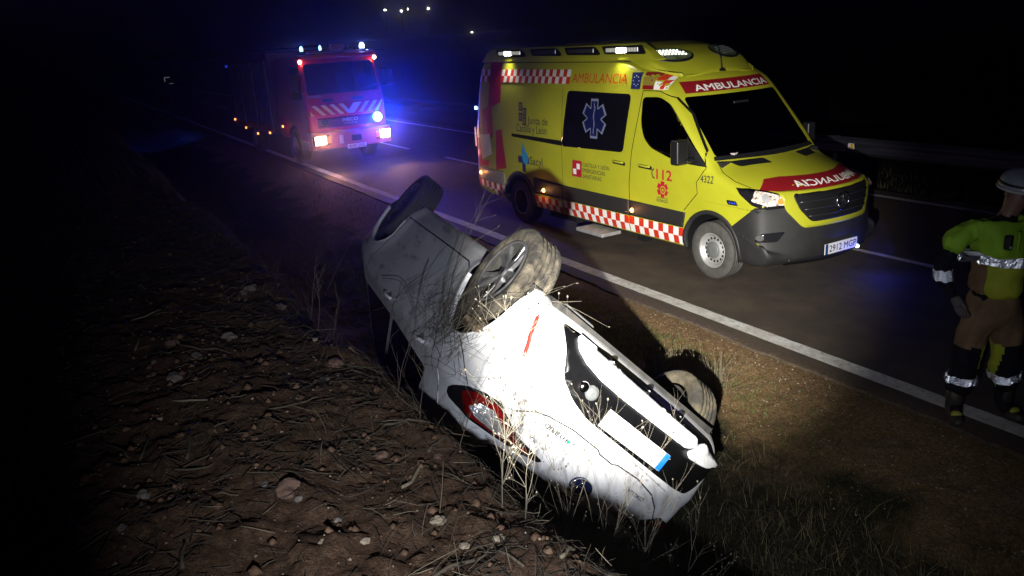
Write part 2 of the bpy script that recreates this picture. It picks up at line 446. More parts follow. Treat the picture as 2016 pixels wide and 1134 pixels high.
def rounded(poly, r, k=4):
    """round the corners of a polygon"""
    out = []; n = len(poly)
    for i in range(n):
        p = Vector(poly[i][:2]); a = Vector(poly[i - 1][:2]); b = Vector(poly[(i + 1) % n][:2])
        rr = min(r, (a - p).length * 0.45, (b - p).length * 0.45)
        s_ = p + (a - p).normalized() * rr; e = p + (b - p).normalized() * rr
        for j in range(k + 1):
            t = j / k; out.append(tuple((s_ * (1 - t) ** 2 + p * 2 * t * (1 - t) + e * t * t)))
    return out
def ellipse(cx, cy_, a, b, n=24, rot=0.0):
    return [(cx + a * math.cos(2 * math.pi * k / n) * math.cos(rot) - b * math.sin(2 * math.pi * k / n) * math.sin(rot),
             cy_ + a * math.cos(2 * math.pi * k / n) * math.sin(rot) + b * math.sin(2 * math.pi * k / n) * math.cos(rot)) for k in range(n)]
def add_dir(name, d, u, v, back=8.0):
    d, u, v = Vector(d).normalized(), Vector(u).normalized(), Vector(v).normalized()
    DIRS[name] = ((lambda a, b, d=d, u=u, v=v: u * a + v * b - d * back), d)
S2 = math.sqrt(0.5)
add_dir('q_rear_right', (S2, S2, 0), (S2, -S2, 0), (0, 0, 1))      # looking at the rear right corner
add_dir('q_rear_left', (S2, -S2, 0), (-S2, -S2, 0), (0, 0, 1))
add_dir('q_front_right', (-S2, S2, 0), (S2, S2, 0), (0, 0, 1))
add_dir('q_front_left', (-S2, -S2, 0), (-S2, S2, 0), (0, 0, 1))
add_dir('front_top', (-S2, 0, -S2), (0, 1, 0), (-S2, 0, S2))
def qrr(p): return ((p[0] - p[1]) * S2, p[2])
def qrl(p): return ((-p[0] - p[1]) * S2, p[2])
def qfr(p): return ((p[0] + p[1]) * S2, p[2])
def qfl(p): return ((-p[0] + p[1]) * S2, p[2])
def region(name, src, planes, off, m, parent):
    """the part of a body skin inside half-spaces (point, outward normal), pushed out by off"""
    b = bmesh.new(); b.from_mesh(src)
    for co, no in planes:
        bmesh.ops.bisect_plane(b, geom=b.verts[:] + b.edges[:] + b.faces[:], plane_co=co, plane_no=no, clear_outer=True, dist=1e-6)
    b.normal_update()
    mv = [(x, x.co + x.normal * off) for x in b.verts]
    for x, c in mv: x.co = c
    rim = [e for e in b.edges if e.is_boundary]
    r_ = bmesh.ops.extrude_edge_only(b, edges=rim)
    for x in r_['geom']:
        if isinstance(x, bmesh.types.BMVert): x.co = x.co - x.normal * 0.0 + Vector((0, 0, 0))
    me = bpy.data.meshes.new(name)
    for f_ in b.faces: f_.smooth = True
    b.to_mesh(me); b.free(); me.materials.clear(); me.materials.append(m)
    for p in me.polygons: p.material_index = 0
    return link(name, me, parent)
def wheel_tyre(parent, r, width, rim_r, m, knobs=True):
    h = width / 2
    mb = MB()
    prof = [(rim_r, -h * 0.82), (rim_r + 0.012, -h * 0.95), (rim_r + 0.035, -h), (r - 0.06, -h * 1.04), (r - 0.025, -h), (r - 0.006, -h * 0.86)]
    tread = []
    ng = 4
    for g in range(ng + 1):
        a = -h * 0.80 + g * (h * 1.6) / (ng + 1) + 0.002; b_ = a + (h * 1.6) / (ng + 1) - 0.012
        tread += [(r, a), (r, b_)]
        if g < ng: tread += [(r - 0.009, b_ + 0.002), (r - 0.009, b_ + 0.009)]
    prof += tread + [(q[0], -q[1]) for q in prof[::-1]]
    mb.lathe(prof, 72, axis='y', close=False, smooth=True)
    o = mb.build('tyre', m, parent, fixn=True)
    me = o.data
    # tread blocks: alternate columns sink slightly
    if knobs:
        np_ = len(prof)
        for k in range(72):
            if k % 2 == 0: continue
            for j in range(6, np_ - 6):
                v_ = me.vertices[k * np_ + j]; rr = math.hypot(v_.co.x, v_.co.z); s_ = (rr - 0.004) / rr
                v_.co.x *= s_; v_.co.z *= s_
    return o
def arc_trim(name, cx, cz, r0, r1, a0, a1, tree, m, parent, off, n=30, view='right', depth=0.05):
    """a raised lip round a wheel opening"""
    mb = MB(); V_ = []
    for k in range(n + 1):
        a = R(a0 + (a1 - a0) * k / n); c, s_ = math.cos(a), math.sin(a)
        rm = (r0 + r1) / 2
        for r_, o_ in ((r0, off - depth), (r0, off * 0.8), (rm, off), (r1 - 0.004, off * 0.8), (r1, -0.004)):
            V_.append(project(tree, view, cx + r_ * c, cz + r_ * s_, o_)[0])
    mb.add(V_, [(k * 5 + j, k * 5 + j + 1, k * 5 + j + 6, k * 5 + j + 5) for k in range(n) for j in range(4)], 0, True)
    return mb.build(name, m, parent)
# ------------------------------------------------------------------ ground, road, ditch
_rng = np.random.default_rng(7)
_LAT = _rng.random((512, 512))
def vnoise(x, y):
    xi = np.floor(x).astype(int); yi = np.floor(y).astype(int); fx = x - xi; fy = y - yi
    fx = fx * fx * (3 - 2 * fx); fy = fy * fy * (3 - 2 * fy)
    a = _LAT[xi % 512, yi % 512]; b = _LAT[(xi + 1) % 512, yi % 512]; c = _LAT[xi % 512, (yi + 1) % 512]; d = _LAT[(xi + 1) % 512, (yi + 1) % 512]
    return (a * (1 - fx) + b * fx) * (1 - fy) + (c * (1 - fx) + d * fx) * fy - 0.5
def fbm(x, y, octv=4, s=1.0):
    t = 0; a = 1.0
    for k in range(octv):
        t = t + a * vnoise(x * s + 17.3 * k, y * s + 5.1 * k); s *= 2.07; a *= 0.5
    return t
PY = np.array([-400, -30, -8, -1.5, -0.3, 0.5, 0.9, 1.16, 1.32, 1.48, 1.68, 1.92, 2.2, 2.6, 3.1, 3.7, 4.3, 4.9, 5.2, 5.36, 6.0, 12.2, 12.6, 14.5, 18, 40, 400, 2000])
PZ = np.array([2.5, 1.65, 1.50, 1.44, 1.41, 1.38, 1.31, 1.26, 1.16, 0.80, 0.36, -0.02, -0.28, -0.42, -0.40, -0.26, -0.13, -0.05, -0.02, -0.03, -0.05, -0.05, -0.04, -0.35, -0.5, -0.6, -2, 4])
def base_z(x, y):
    y2 = y + 0.05 * np.sin(x * 0.9) + 0.035 * np.sin(x * 2.3 + 1)
    y2 = np.where(y > 4.6, y, y2)
    z = (np.interp(y2 - 0.06, PY, PZ) + np.interp(y2, PY, PZ) + np.interp(y2 + 0.06, PY, PZ)) / 3
    return z
def ground_z(x, y):
    x = np.asarray(x, float); y = np.asarray(y, float)
    z = base_z(x, y)
    field = np.clip((2.1 - y) / 1.0, 0, 1); verge = np.clip((5.3 - y) / 0.4, 0, 1) * (1 - field)
    ridge = np.abs(fbm(x, y, 4, 4.5))
    clod = np.maximum(0, fbm(x + 40, y, 3, 9.0)) ** 1.2
    z = z + field * (0.055 * fbm(x, y, 3, 1.4) + 0.10 * (0.30 - ridge) * 0.5 + 0.06 * clod + 0.018 * fbm(x, y + 9, 3, 30) + 0.009 * fbm(x + 3, y, 2, 85))
    z = z + verge * (0.05 * fbm(x, y, 4, 1.8) + 0.018 * fbm(x, y, 3, 14) + 0.006 * fbm(x, y, 2, 60))
    # soil clods heaped along the lip of the bank
    lip = np.exp(-((y - 1.18 - 0.05 * np.sin(x * 1.3)) / 0.2) ** 2) * np.clip((x + 14) / 3, 0, 1)
    z = z + lip * 0.05 * (fbm(x, y, 3, 5) + 0.35)
    return z
def axis_coords(fine0, fine1, step, lo, hi, g=1.16):
    c = list(np.arange(fine0, fine1, step)); s = step; a = fine0; left = []
    while a > lo: s *= g; a -= s; left.append(a)
    s = step; a = c[-1]; right = []
    while a < hi: s *= g; a += s; right.append(a)
    return np.array(left[::-1] + c + right)
def grid_mesh(name, xs, ys, zf, m, label_kind='structure'):
    X, Y = np.meshgrid(xs, ys, indexing='ij'); Z = zf(X, Y); nx, ny = X.shape
    me = bpy.data.meshes.new(name); me.vertices.add(nx * ny); me.vertices.foreach_set('co', np.stack([X, Y, Z], -1).astype(np.float32).ravel())
    i = np.arange(nx - 1)[:, None] * ny + np.arange(ny - 1)[None, :]
    q = np.stack([i, i + ny, i + ny + 1, i + 1], -1).reshape(-1, 4); nq = len(q)
    me.loops.add(nq * 4); me.loops.foreach_set('vertex_index', q.ravel().astype(np.int32)); me.polygons.add(nq)
    me.polygons.foreach_set('loop_start', (np.arange(nq) * 4).astype(np.int32)); me.polygons.foreach_set('use_smooth', np.ones(nq, bool)); me.update(calc_edges=True)
    me.materials.append(m); o = link(name, me); o['kind'] = label_kind; return o
def N_(t, kind, **kw):
    n = t.nodes.new(kind)
    for k, v_ in kw.items(): setattr(n, k, v_)
    return n
# ground material: field soil, verge gravel and mossy grass by place, all from object coordinates
gm, gt, gb = _new('ground_soil'); L_ = gt.links.new
geo = N_(gt, "ShaderNodeNewGeometry"); sep = N_(gt, "ShaderNodeSeparateXYZ"); L_(geo.outputs["Position"], sep.inputs[0])
def noise(scale, detail=5, rough=0.6, vec=None):
    n = N_(gt, "ShaderNodeTexNoise"); n.inputs["Scale"].default_value = scale; n.inputs["Detail"].default_value = detail; n.inputs["Roughness"].default_value = rough
    L_(vec or geo.outputs["Position"], n.inputs["Vector"]); return n.outputs["Fac"]
def ramp(src, stops):
    r_ = N_(gt, "ShaderNodeValToRGB"); e = r_.color_ramp.elements
    while len(e) < len(stops): e.new(.5)
    for k, (p, c) in enumerate(stops): e[k].position = p; e[k].color = (*c, 1)
    L_(src, r_.inputs[0]); return r_.outputs[0]
def mixc(f, a, b):
    m_ = N_(gt, "ShaderNodeMixRGB")
    if isinstance(f, float): m_.inputs[0].default_value = f
    else: L_(f, m_.inputs[0])
    L_(a, m_.inputs[1]); L_(b, m_.inputs[2]); return m_.outputs[0]
def mrange(src, a, b):
    m_ = N_(gt, "ShaderNodeMapRange"); m_.inputs[1].default_value = a; m_.inputs[2].default_value = b; L_(src, m_.inputs[0]); return m_.outputs[0]
def math_(op, a, b):
    m_ = N_(gt, "ShaderNodeMath", operation=op)
    for k, q in enumerate((a, b)):
        if isinstance(q, (int, float)): m_.inputs[k].default_value = q
        else: L_(q, m_.inputs[k])
    return m_.outputs[0]
soil = mixc(noise(1.7, 4), ramp(noise(24, 7, 0.72), [(0.32, (0.035, 0.020, 0.012)), (0.5, (0.10, 0.058, 0.034)), (0.72, (0.20, 0.125, 0.078))]),
            ramp(noise(40, 6, 0.7), [(0.35, (0.045, 0.022, 0.012)), (0.55, (0.125, 0.072, 0.042)), (0.75, (0.24, 0.165, 0.105))]))
gravel = ramp(noise(34, 7, 0.75), [(0.33, (0.08, 0.048, 0.022)), (0.5, (0.27, 0.17, 0.078)), (0.62, (0.44, 0.29, 0.14)), (0.74, (0.60, 0.46, 0.27))])
gravel2 = ramp(noise(90, 5, 0.8), [(0.36, (0.03, 0.02, 0.012)), (0.55, (0.17, 0.105, 0.05)), (0.7, (0.40, 0.29, 0.16))])
moss = ramp(noise(40, 6, 0.7), [(0.35, (0.012, 0.012, 0.007)), (0.55, (0.040, 0.036, 0.016)), (0.75, (0.09, 0.075, 0.035))])
wob = math_('ADD', sep.outputs["Y"], math_('MULTIPLY', math_('SUBTRACT', noise(1.3, 5), 0.5), 2.2))
verge_c = mixc(mrange(wob, 4.35, 3.95), mixc(0.5, gravel, gravel2), moss)
col_ = mixc(mrange(wob, 3.0, 2.2), verge_c, soil)
far = mrange(sep.outputs["Y"], 12.4, 13.2)
col_ = mixc(far, col_, moss)
L_(col_, gb.inputs["Base Color"]); gb.inputs["Roughness"].default_value = 0.95; gb.inputs["Specular IOR Level"].default_value = 0.12
bmp = N_(gt, "ShaderNodeBump"); bmp.inputs["Strength"].default_value = 1.0; bmp.inputs["Distance"].default_value = 0.025
L_(math_('ADD', noise(60, 6, 0.7), math_('MULTIPLY', noise(160, 3), 0.5)), bmp.inputs["Height"]); L_(bmp.outputs[0], gb.inputs["Normal"])
GX = axis_coords(-10.5, -1.2, 0.024, -1500, 300); GY = axis_coords(-1.6, 5.36, 0.024, -1200, 1600)
ground = grid_mesh('ground', GX, GY, ground_z, gm)

# asphalt
am, gt, ab = _new('asphalt'); L_ = gt.links.new
geo = N_(gt, "ShaderNodeNewGeometry"); sep = N_(gt, "ShaderNodeSeparateXYZ"); L_(geo.outputs["Position"], sep.inputs[0])
agg = ramp(noise(90, 4, 0.85), [(0.35, (0.020, 0.018, 0.016)), (0.52, (0.055, 0.047, 0.038)), (0.62, (0.10, 0.085, 0.068)), (0.72, (0.30, 0.27, 0.23))])
dust = ramp(noise(2.2, 7, 0.7), [(0.35, (0.045, 0.035, 0.027)), (0.65, (0.14, 0.098, 0.062))])
edge = mrange(math_('ADD', sep.outputs["Y"], math_('MULTIPLY', math_('SUBTRACT', noise(3.0, 6), 0.5), 0.5)), 5.62, 5.38)
edge_c = ramp(noise(26, 6, 0.75), [(0.36, (0.03, 0.022, 0.014)), (0.58, (0.16, 0.10, 0.055)), (0.72, (0.26, 0.18, 0.10))])
L_(mixc(edge, mixc(0.55, agg, dust), mixc(0.5, agg, edge_c)), ab.inputs["Base Color"]); ab.inputs["Roughness"].default_value = 0.75; ab.inputs["Specular IOR Level"].default_value = 0.35
bmp = N_(gt, "ShaderNodeBump"); bmp.inputs["Strength"].default_value = 1.0; bmp.inputs["Distance"].default_value = 0.012
L_(noise(140, 4, 0.7), bmp.inputs["Height"]); L_(bmp.outputs[0], ab.inputs["Normal"])
xs = np.concatenate([np.linspace(-900, -60, 80), np.linspace(-59, -12, 160), np.arange(-11.9, 0, 0.05), np.linspace(0.2, 120, 60)])
mb = MB(); n = len(xs)
e0 = 5.36 + 0.05 * fbm(xs, xs * 0, 4, 1.2) + 0.03 * fbm(xs, xs * 0 + 3, 3, 7); e1 = 12.35 + 0.05 * fbm(xs, xs * 0 + 9, 4, 1.0)
cols = [(-0.012, -0.05), (0.0, 0.0)]
V_ = []
for i in range(n):
    V_ += [(xs[i], e0[i] - 0.03, -0.07), (xs[i], e0[i], -0.006), (xs[i], e0[i] + 0.05, 0.0), (xs[i], e1[i], 0.0), (xs[i], e1[i] + 0.05, -0.07)]
mb.add(V_, [(i * 5 + j, (i + 1) * 5 + j, (i + 1) * 5 + j + 1, i * 5 + j + 1) for i in range(n - 1) for j in range(4)])
road = mb.build('road', am); road['kind'] = 'structure'

# painted lines: worn white paint, as sheets on the asphalt
pm, gt, pb = _new('road_paint'); L_ = gt.links.new
geo = N_(gt, "ShaderNodeNewGeometry")
worn = ramp(noise(17, 9, 0.82), [(0.36, (0.10, 0.085, 0.07)), (0.43, (0.62, 0.61, 0.58)), (0.7, (0.86, 0.85, 0.83))])
stain = ramp(noise(5, 5, 0.7), [(0.4, (0.75, 0.72, 0.68)), (0.6, (1, 1, 1))])
mm_ = N_(gt, "ShaderNodeMixRGB", blend_type='MULTIPLY'); mm_.inputs[0].default_value = 1; L_(worn, mm_.inputs[1]); L_(stain, mm_.inputs[2])
L_(mm_.outputs[0], pb.inputs["Base Color"]); pb.inputs["Roughness"].default_value = 0.7
bmp = N_(gt, "ShaderNodeBump"); bmp.inputs["Strength"].default_value = 1.0; bmp.inputs["Distance"].default_value = 0.012; L_(noise(120, 4), bmp.inputs["Height"]); L_(bmp.outputs[0], pb.inputs["Normal"])
def line_strip(x0, x1, y, wd, name, seed=0, step=0.05):
    xs = np.arange(x0, x1 + 1e-6, step) if x1 - x0 < 60 else np.concatenate([np.linspace(x0, -60, 90), np.arange(-59.5, -14, 0.4), np.arange(-14, min(x1, 4), 0.04), np.linspace(4.2, max(x1, 4.4), 20)])
    a = y - wd / 2 + 0.006 * fbm(xs, xs * 0 + seed, 3, 9); b = y + wd / 2 + 0.006 * fbm(xs, xs * 0 + seed + 5, 3, 9)
    mb = MB(); mb.add([p for i in range(len(xs)) for p in ((xs[i], a[i], 0.004), (xs[i], b[i], 0.004))], [(2 * i, 2 * i + 2, 2 * i + 3, 2 * i + 1) for i in range(len(xs) - 1)])
    o = mb.build(name, pm); o['kind'] = 'structure'; return o
line_strip(-300, 60, 5.645, 0.178, 'edge_line', 1)
line_strip(-300, 60, 11.92, 0.13, 'edge_line', 2)
for k, x0 in enumerate(list(np.arange(-7.0, -120, -5.5))):
    line_strip(x0 - 3.3 + 1.7, x0 + 1.5, 8.86, 0.10, 'centre_line', 10 + k, 0.25)
line_strip(0.0, 3.0, 8.86, 0.10, 'centre_line', 8, 0.25)

# crash barrier beyond the far lane
steel = noisy('galvanised', [(0.3, (0.035, 0.035, 0.045)), (0.7, (0.07, 0.07, 0.085))], 3, 5, 0.45, 0.6, metal=0.5, stretch=(0.3, 1, 1))
rail = thing('crash_barrier', 'grey steel crash barrier along the far edge of the road', 'barrier', (0, 13.1, 0))
mb = MB(); sec = [(0.0, 0.77), (-0.02, 0.745), (-0.085, 0.70), (-0.085, 0.665), (-0.02, 0.62), (-0.02, 0.575), (-0.085, 0.53), (-0.085, 0.495), (-0.02, 0.45), (0.0, 0.43)]
xs = np.arange(-160, 30, 2.0); n_ = len(sec)
mb.add([(x, y, z - 0.02) for x in xs for y, z in sec], [(i * n_ + j, i * n_ + j + 1, (i + 1) * n_ + j + 1, (i + 1) * n_ + j) for i in range(len(xs) - 1) for j in range(n_ - 1)], 0, True)
mb.build('rail', steel, rail)
for k, x in enumerate(np.arange(-22.6, 6, 4.0)):
    mb = MB(); mb.box((x, 0.05, 0.28), (0.10, 0.06, 0.95)); mb.box((x, 0.0, 0.62), (0.10, 0.05, 0.25)); mb.build('post', steel, rail)
mb = MB(); mb.prism([(-0.075, 0), (0.075, 0), (0.055, 0.10), (-0.055, 0.10)], -0.10, -0.085, 'xz'); rf = mb.build('reflector', M['white'], rail); rf.location = (-10.15, -0.01, 0.55)
mb = MB(); mb.prism([(-0.005, 0.008), (0.065, 0.008), (0.045, 0.092), (-0.005, 0.092)], -0.106, -0.099, 'xz'); rf2 = mb.build('amber_face', mat('refl_amber', (0.85, 0.5, 0.03), 0.3), rf)

# fine straw, stalks, pebbles and grass
def scatter_mesh(name, pts_faces, m, label, cat):
    o = pts_faces.build(name, m, fixn=False); tag(o, label, cat, kind='stuff'); return o
rnd = random.Random(3)
def fast_sticks(name, n, area, lr, rr, mats, lift=0.01, tilt=0.12, seed=1, prob=None):
    rg = np.random.default_rng(seed); x0, x1, y0, y1 = area
    x = rg.uniform(x0, x1, n); y = rg.uniform(y0, y1, n)
    if prob is not None: k = rg.random(n) < prob(x, y); x, y = x[k], y[k]; n = len(x)
    L = rg.uniform(*lr, n) * rg.uniform(0.5, 1, n); r_ = rg.uniform(*rr, n); a = rg.normal(2.5, 0.9, n); bend = rg.normal(0, 0.18, n)
    t = np.linspace(-0.5, 0.5, 4)
    P = np.zeros((n, 4, 3))
    for j in range(4):
        P[:, j, 0] = x + np.cos(a) * t[j] * L - np.sin(a) * bend * L * (0.25 - t[j] ** 2); P[:, j, 1] = y + np.sin(a) * t[j] * L + np.cos(a) * bend * L * (0.25 - t[j] ** 2)
    gz = ground_z(P[:, :, 0], P[:, :, 1]); lin = np.maximum(gz[:, :1] * (0.5 - t) + gz[:, 3:] * (0.5 + t), 0.5 * gz + 0.5 * gz.mean(1, keepdims=True))
    P[:, :, 2] = lin + lift + rg.uniform(0, 1, (n, 1)) ** 3 * lift * 3 + t[None] * L[:, None] * rg.normal(0, tilt, (n, 1))
    d = np.stack([np.cos(a), np.sin(a), 0 * a], 1); s_ = np.stack([-np.sin(a), np.cos(a), 0 * a], 1); V = np.zeros((n, 4, 3, 3)); tp = [0.7, 1, 0.9, 0.4]
    for j in range(4):
        for k in range(3):
            q = 2 * math.pi * k / 3; V[:, j, k] = P[:, j] + (s_ * math.cos(q) + np.array([0, 0, 1]) * math.sin(q)) * (r_ * tp[j])[:, None]
    base = np.arange(n)[:, None] * 12
    F = []
    for j in range(3):
        for k in range(3):
            k2 = (k + 1) % 3; F.append(np.stack([base[:, 0] + j * 3 + k, base[:, 0] + j * 3 + k2, base[:, 0] + j * 3 + 3 + k2, base[:, 0] + j * 3 + 3 + k], 1))
    F = np.stack(F, 1).reshape(-1, 4); nf = len(F)
    me = bpy.data.meshes.new(name); me.vertices.add(n * 12); me.vertices.foreach_set('co', V.astype(np.float32).ravel()); me.loops.add(nf * 4); me.loops.foreach_set('vertex_index', F.ravel().astype(np.int32))
    me.polygons.add(nf); me.polygons.foreach_set('loop_start', (np.arange(nf) * 4).astype(np.int32)); me.polygons.foreach_set('material_index', np.repeat(rg.integers(0, len(mats), n), 9).astype(np.int32)); me.update(calc_edges=True)
    for m_ in mats: me.materials.append(m_)
    return link(name, me)
M['straw_dark'] = mat('straw_dark', (0.030, 0.022, 0.014), 0.9); M['straw_mid'] = mat('straw_mid', (0.065, 0.048, 0.028), 0.85); M['straw_pale'] = mat('straw_pale', (0.17, 0.14, 0.085), 0.8)
M['stem'] = noisy('dry_stem', [(0.3, (0.085, 0.072, 0.05)), (0.7, (0.19, 0.165, 0.12))], 8, 3, 0.8); M['stem_mid'] = noisy('stem_mid', [(0.3, (0.04, 0.034, 0.024)), (0.7, (0.095, 0.08, 0.056))], 8, 3, 0.8); M['stem_dark'] = mat('stem_dark', (0.05, 0.042, 0.03), 0.9)  # stem_mid, stem_dark: toned down to look dark against the overlit car
sm = [M['straw_dark'], M['straw_dark'], M['straw_mid'], M['straw_mid'], M['straw_dark']]
o = fast_sticks('straw_litter', 24000, (-10.5, -1.2, -1.5, 1.9), (0.03, 0.17), (0.0010, 0.0034), sm, 0.006, 0.10, 1, lambda x, y: np.clip(0.55 + 2.2 * fbm(x, y, 2, 1.6), 0.1, 1))
tag(o, 'dark chopped stalks and straw littering the ploughed field', 'straw litter', kind='stuff')
o = fast_sticks('pale_straw', 900, (-9, -1.2, -1.4, 1.7), (0.04, 0.16), (0.0010, 0.0024), [M['straw_pale'], M['straw_mid']], 0.008, 0.12, 2)
tag(o, 'scattered pale straw bits on the brown soil', 'straw', kind='stuff')
o = fast_sticks('bank_debris', 2600, (-10, -1.4, 0.7, 2.3), (0.05, 0.26), (0.0007, 0.0018), [M['straw_mid'], M['straw_dark'], M['straw_mid'], M['straw_pale']], 0.02, 0.45, 4)
tag(o, 'tangled dry twigs along the lip of the ditch bank', 'twigs', kind='stuff')
# pebbles
def pebbles(name, n, area, sr, m, seed, label, prob=None):
    rg = np.random.default_rng(seed); x0, x1, y0, y1 = area; x = rg.uniform(x0, x1, n); y = rg.uniform(y0, y1, n)
    if prob is not None: k = rg.random(n) < prob(x, y); x, y = x[k], y[k]; n = len(x)
    B = np.array([(1, 0, 0), (-1, 0, 0), (0, 1, 0), (0, -1, 0), (0, 0, 1), (0, 0, -1)], float); Fc = np.array([(0, 2, 4), (2, 1, 4), (1, 3, 4), (3, 0, 4), (2, 0, 5), (1, 2, 5), (3, 1, 5), (0, 3, 5)])
    s_ = sr[0] + (sr[1] - sr[0]) * rg.random(n) ** 3; V = B[None] * (rg.uniform(0.6, 1.1, (n, 6, 1))) * s_[:, None, None]; V[:, :, 2] *= 0.7
    a = rg.uniform(0, 6.28, n); c, q = np.cos(a)[:, None], np.sin(a)[:, None]; V = np.stack([V[:, :, 0] * c - V[:, :, 1] * q, V[:, :, 0] * q + V[:, :, 1] * c, V[:, :, 2]], -1)
    V[:, :, 0] += x[:, None]; V[:, :, 1] += y[:, None]; V[:, :, 2] += (ground_z(x, y) + s_ * 0.25)[:, None]
    F = (np.arange(n)[:, None, None] * 6 + Fc[None]).reshape(-1, 3); nf = len(F)
    me = bpy.data.meshes.new(name); me.vertices.add(n * 6); me.vertices.foreach_set('co', V.astype(np.float32).ravel()); me.loops.add(nf * 3); me.loops.foreach_set('vertex_index', F.ravel().astype(np.int32))
    me.polygons.add(nf); me.polygons.foreach_set('loop_start', (np.arange(nf) * 3).astype(np.int32)); me.update(calc_edges=True); me.materials.append(m)
    o = link(name, me); tag(o, label, 'pebbles', kind='stuff'); return o
peb_m = noisy('pebble', [(0.35, (0.12, 0.078, 0.045)), (0.5, (0.20, 0.14, 0.09)), (0.68, (0.36, 0.29, 0.21))], 9, 2, 0.85)
pebbles('field_pebbles', 5000, (-10, -1.2, -1.5, 1.8), (0.002, 0.012), peb_m, 11, 'small pebbles mixed into the field soil')
pebbles('verge_gravel', 11000, (-13, -2, 3.9, 5.42), (0.002, 0.013), peb_m, 12, 'loose gravel on the verge beside the asphalt', lambda x, y: np.clip((y - 3.9) / 0.5, 0, 1))
pebbles('road_grit', 2600, (-14, -2, 5.7, 9), (0.002, 0.010), peb_m, 13, 'loose grit and small debris lying on the asphalt')
# clods
clod_m = noisy('clod', [(0.3, (0.05, 0.028, 0.016)), (0.55, (0.13, 0.075, 0.045)), (0.75, (0.21, 0.135, 0.085))], 18, 6, 0.95, bump=0.8, bscale=50, bdist=0.01, spec=0.1)
pebbles('soil_clods', 2600, (-10, -1.2, -1.5, 1.75), (0.008, 0.034), clod_m, 14, 'crumbled clods of reddish brown soil in the field')
# grass: blades as bent triangles
def grass(name, n, area, hr, wd, mats, seed, label, prob=None, lean=0.4, cat='grass'):
    rg = np.random.default_rng(seed); x0, x1, y0, y1 = area; x = rg.uniform(x0, x1, n); y = rg.uniform(y0, y1, n)
    if prob is not None: k = rg.random(n) < prob(x, y); x, y = x[k], y[k]; n = len(x)
    h = rg.uniform(*hr, n) * rg.uniform(0.5, 1, n); a = rg.uniform(0, 6.28, n); l_ = np.abs(rg.normal(0, lean, n)) * h; b = rg.uniform(0, 6.28, n); z = ground_z(x, y) - 0.005
    V = np.zeros((n, 5, 3)); w_ = wd * rg.uniform(0.6, 1.3, n)
    for j, (t, ws_) in enumerate(((0, -1), (0, 1), (0.55, -0.7), (0.55, 0.7), (1, 0))):
        V[:, j, 0] = x + np.cos(b) * l_ * t ** 1.6 + np.cos(a) * w_ * ws_; V[:, j, 1] = y + np.sin(b) * l_ * t ** 1.6 + np.sin(a) * w_ * ws_; V[:, j, 2] = z + h * t * (1 - 0.25 * (l_ / h) * t)
    bs = np.arange(n)[:, None] * 5; T = np.array([(0, 1, 3), (0, 3, 2), (2, 3, 4)]); F = (bs[:, :, None] + T[None]).reshape(-1, 3); nf = len(F)
    me = bpy.data.meshes.new(name); me.vertices.add(n * 5); me.vertices.foreach_set('co', V.astype(np.float32).ravel()); me.loops.add(nf * 3); me.loops.foreach_set('vertex_index', F.ravel().astype(np.int32))
    me.polygons.add(nf); me.polygons.foreach_set('loop_start', (np.arange(nf) * 3).astype(np.int32)); me.polygons.foreach_set('material_index', np.repeat(rg.integers(0, len(mats), n), 3).astype(np.int32)); me.update(calc_edges=True)
    for m_ in mats: me.materials.append(m_)
    o = link(name, me); tag(o, label, cat, kind='stuff'); return o
G5 = mat('grass_black', (0.025, 0.02, 0.012), 0.9); G1 = mat('grass_green', (0.06, 0.135, 0.016), 0.7); G2 = mat('grass_olive', (0.07, 0.075, 0.025), 0.8); G3 = mat('grass_dry', (0.20, 0.16, 0.075), 0.85); G4 = mat('grass_brown', (0.085, 0.065, 0.038), 0.9)
patchy = lambda x, y: np.clip(0.35 + 1.9 * fbm(x + 3, y, 3, 1.1), 0.02, 1)
grass('verge_grass', 34000, (-9.5, -2.5, 3.2, 5.1), (0.02, 0.075), 0.0022, [G1, G1, G1, G2], 21, 'short mossy grass growing on the verge and ditch side', lambda x, y: patchy(x, y) * np.clip((5.1 - y) / 0.3, 0, 1) * (0.05 + 1.9 * np.exp(-((x + 5.9) / 1.5) ** 2 - ((y - 4.68) / 0.36) ** 2)), 0.7)
grass('ditch_dry_grass', 24000, (-7.5, -1.0, 2.2, 4.35), (0.06, 0.24), 0.0018, [G4, G4, G3, G3, G5], 22, 'long dry brown grass filling the ditch near the wreck', lambda x, y: np.clip(0.4 + 1.5 * fbm(x, y, 2, 1.5), 0.05, 1) * np.clip((4.3 - y) / 0.6, 0, 1), 0.9)
grass('bank_grass', 5000, (-11, -1.2, 0.75, 2.3), (0.03, 0.13), 0.0016, [G2, G3, G4, G4], 23, 'sparse dry grass along the top of the ditch bank', lambda x, y: np.clip(0.1 + 2.6 * fbm(x + 8, y, 2, 1.3), 0.0, 1), 1.0)
grass('far_verge_grass', 9000, (-40, 6, 12.5, 16), (0.05, 0.22), 0.005, [G4, G2, G4], 24, 'rough grass beyond the crash barrier', None, 0.6)
grass('field_edge_grass', 5000, (-26, -10, 1.0, 5.2), (0.05, 0.18), 0.004, [G4, G2, G3], 25, 'rough grass in the ditch beyond the wreck', None, 0.7)
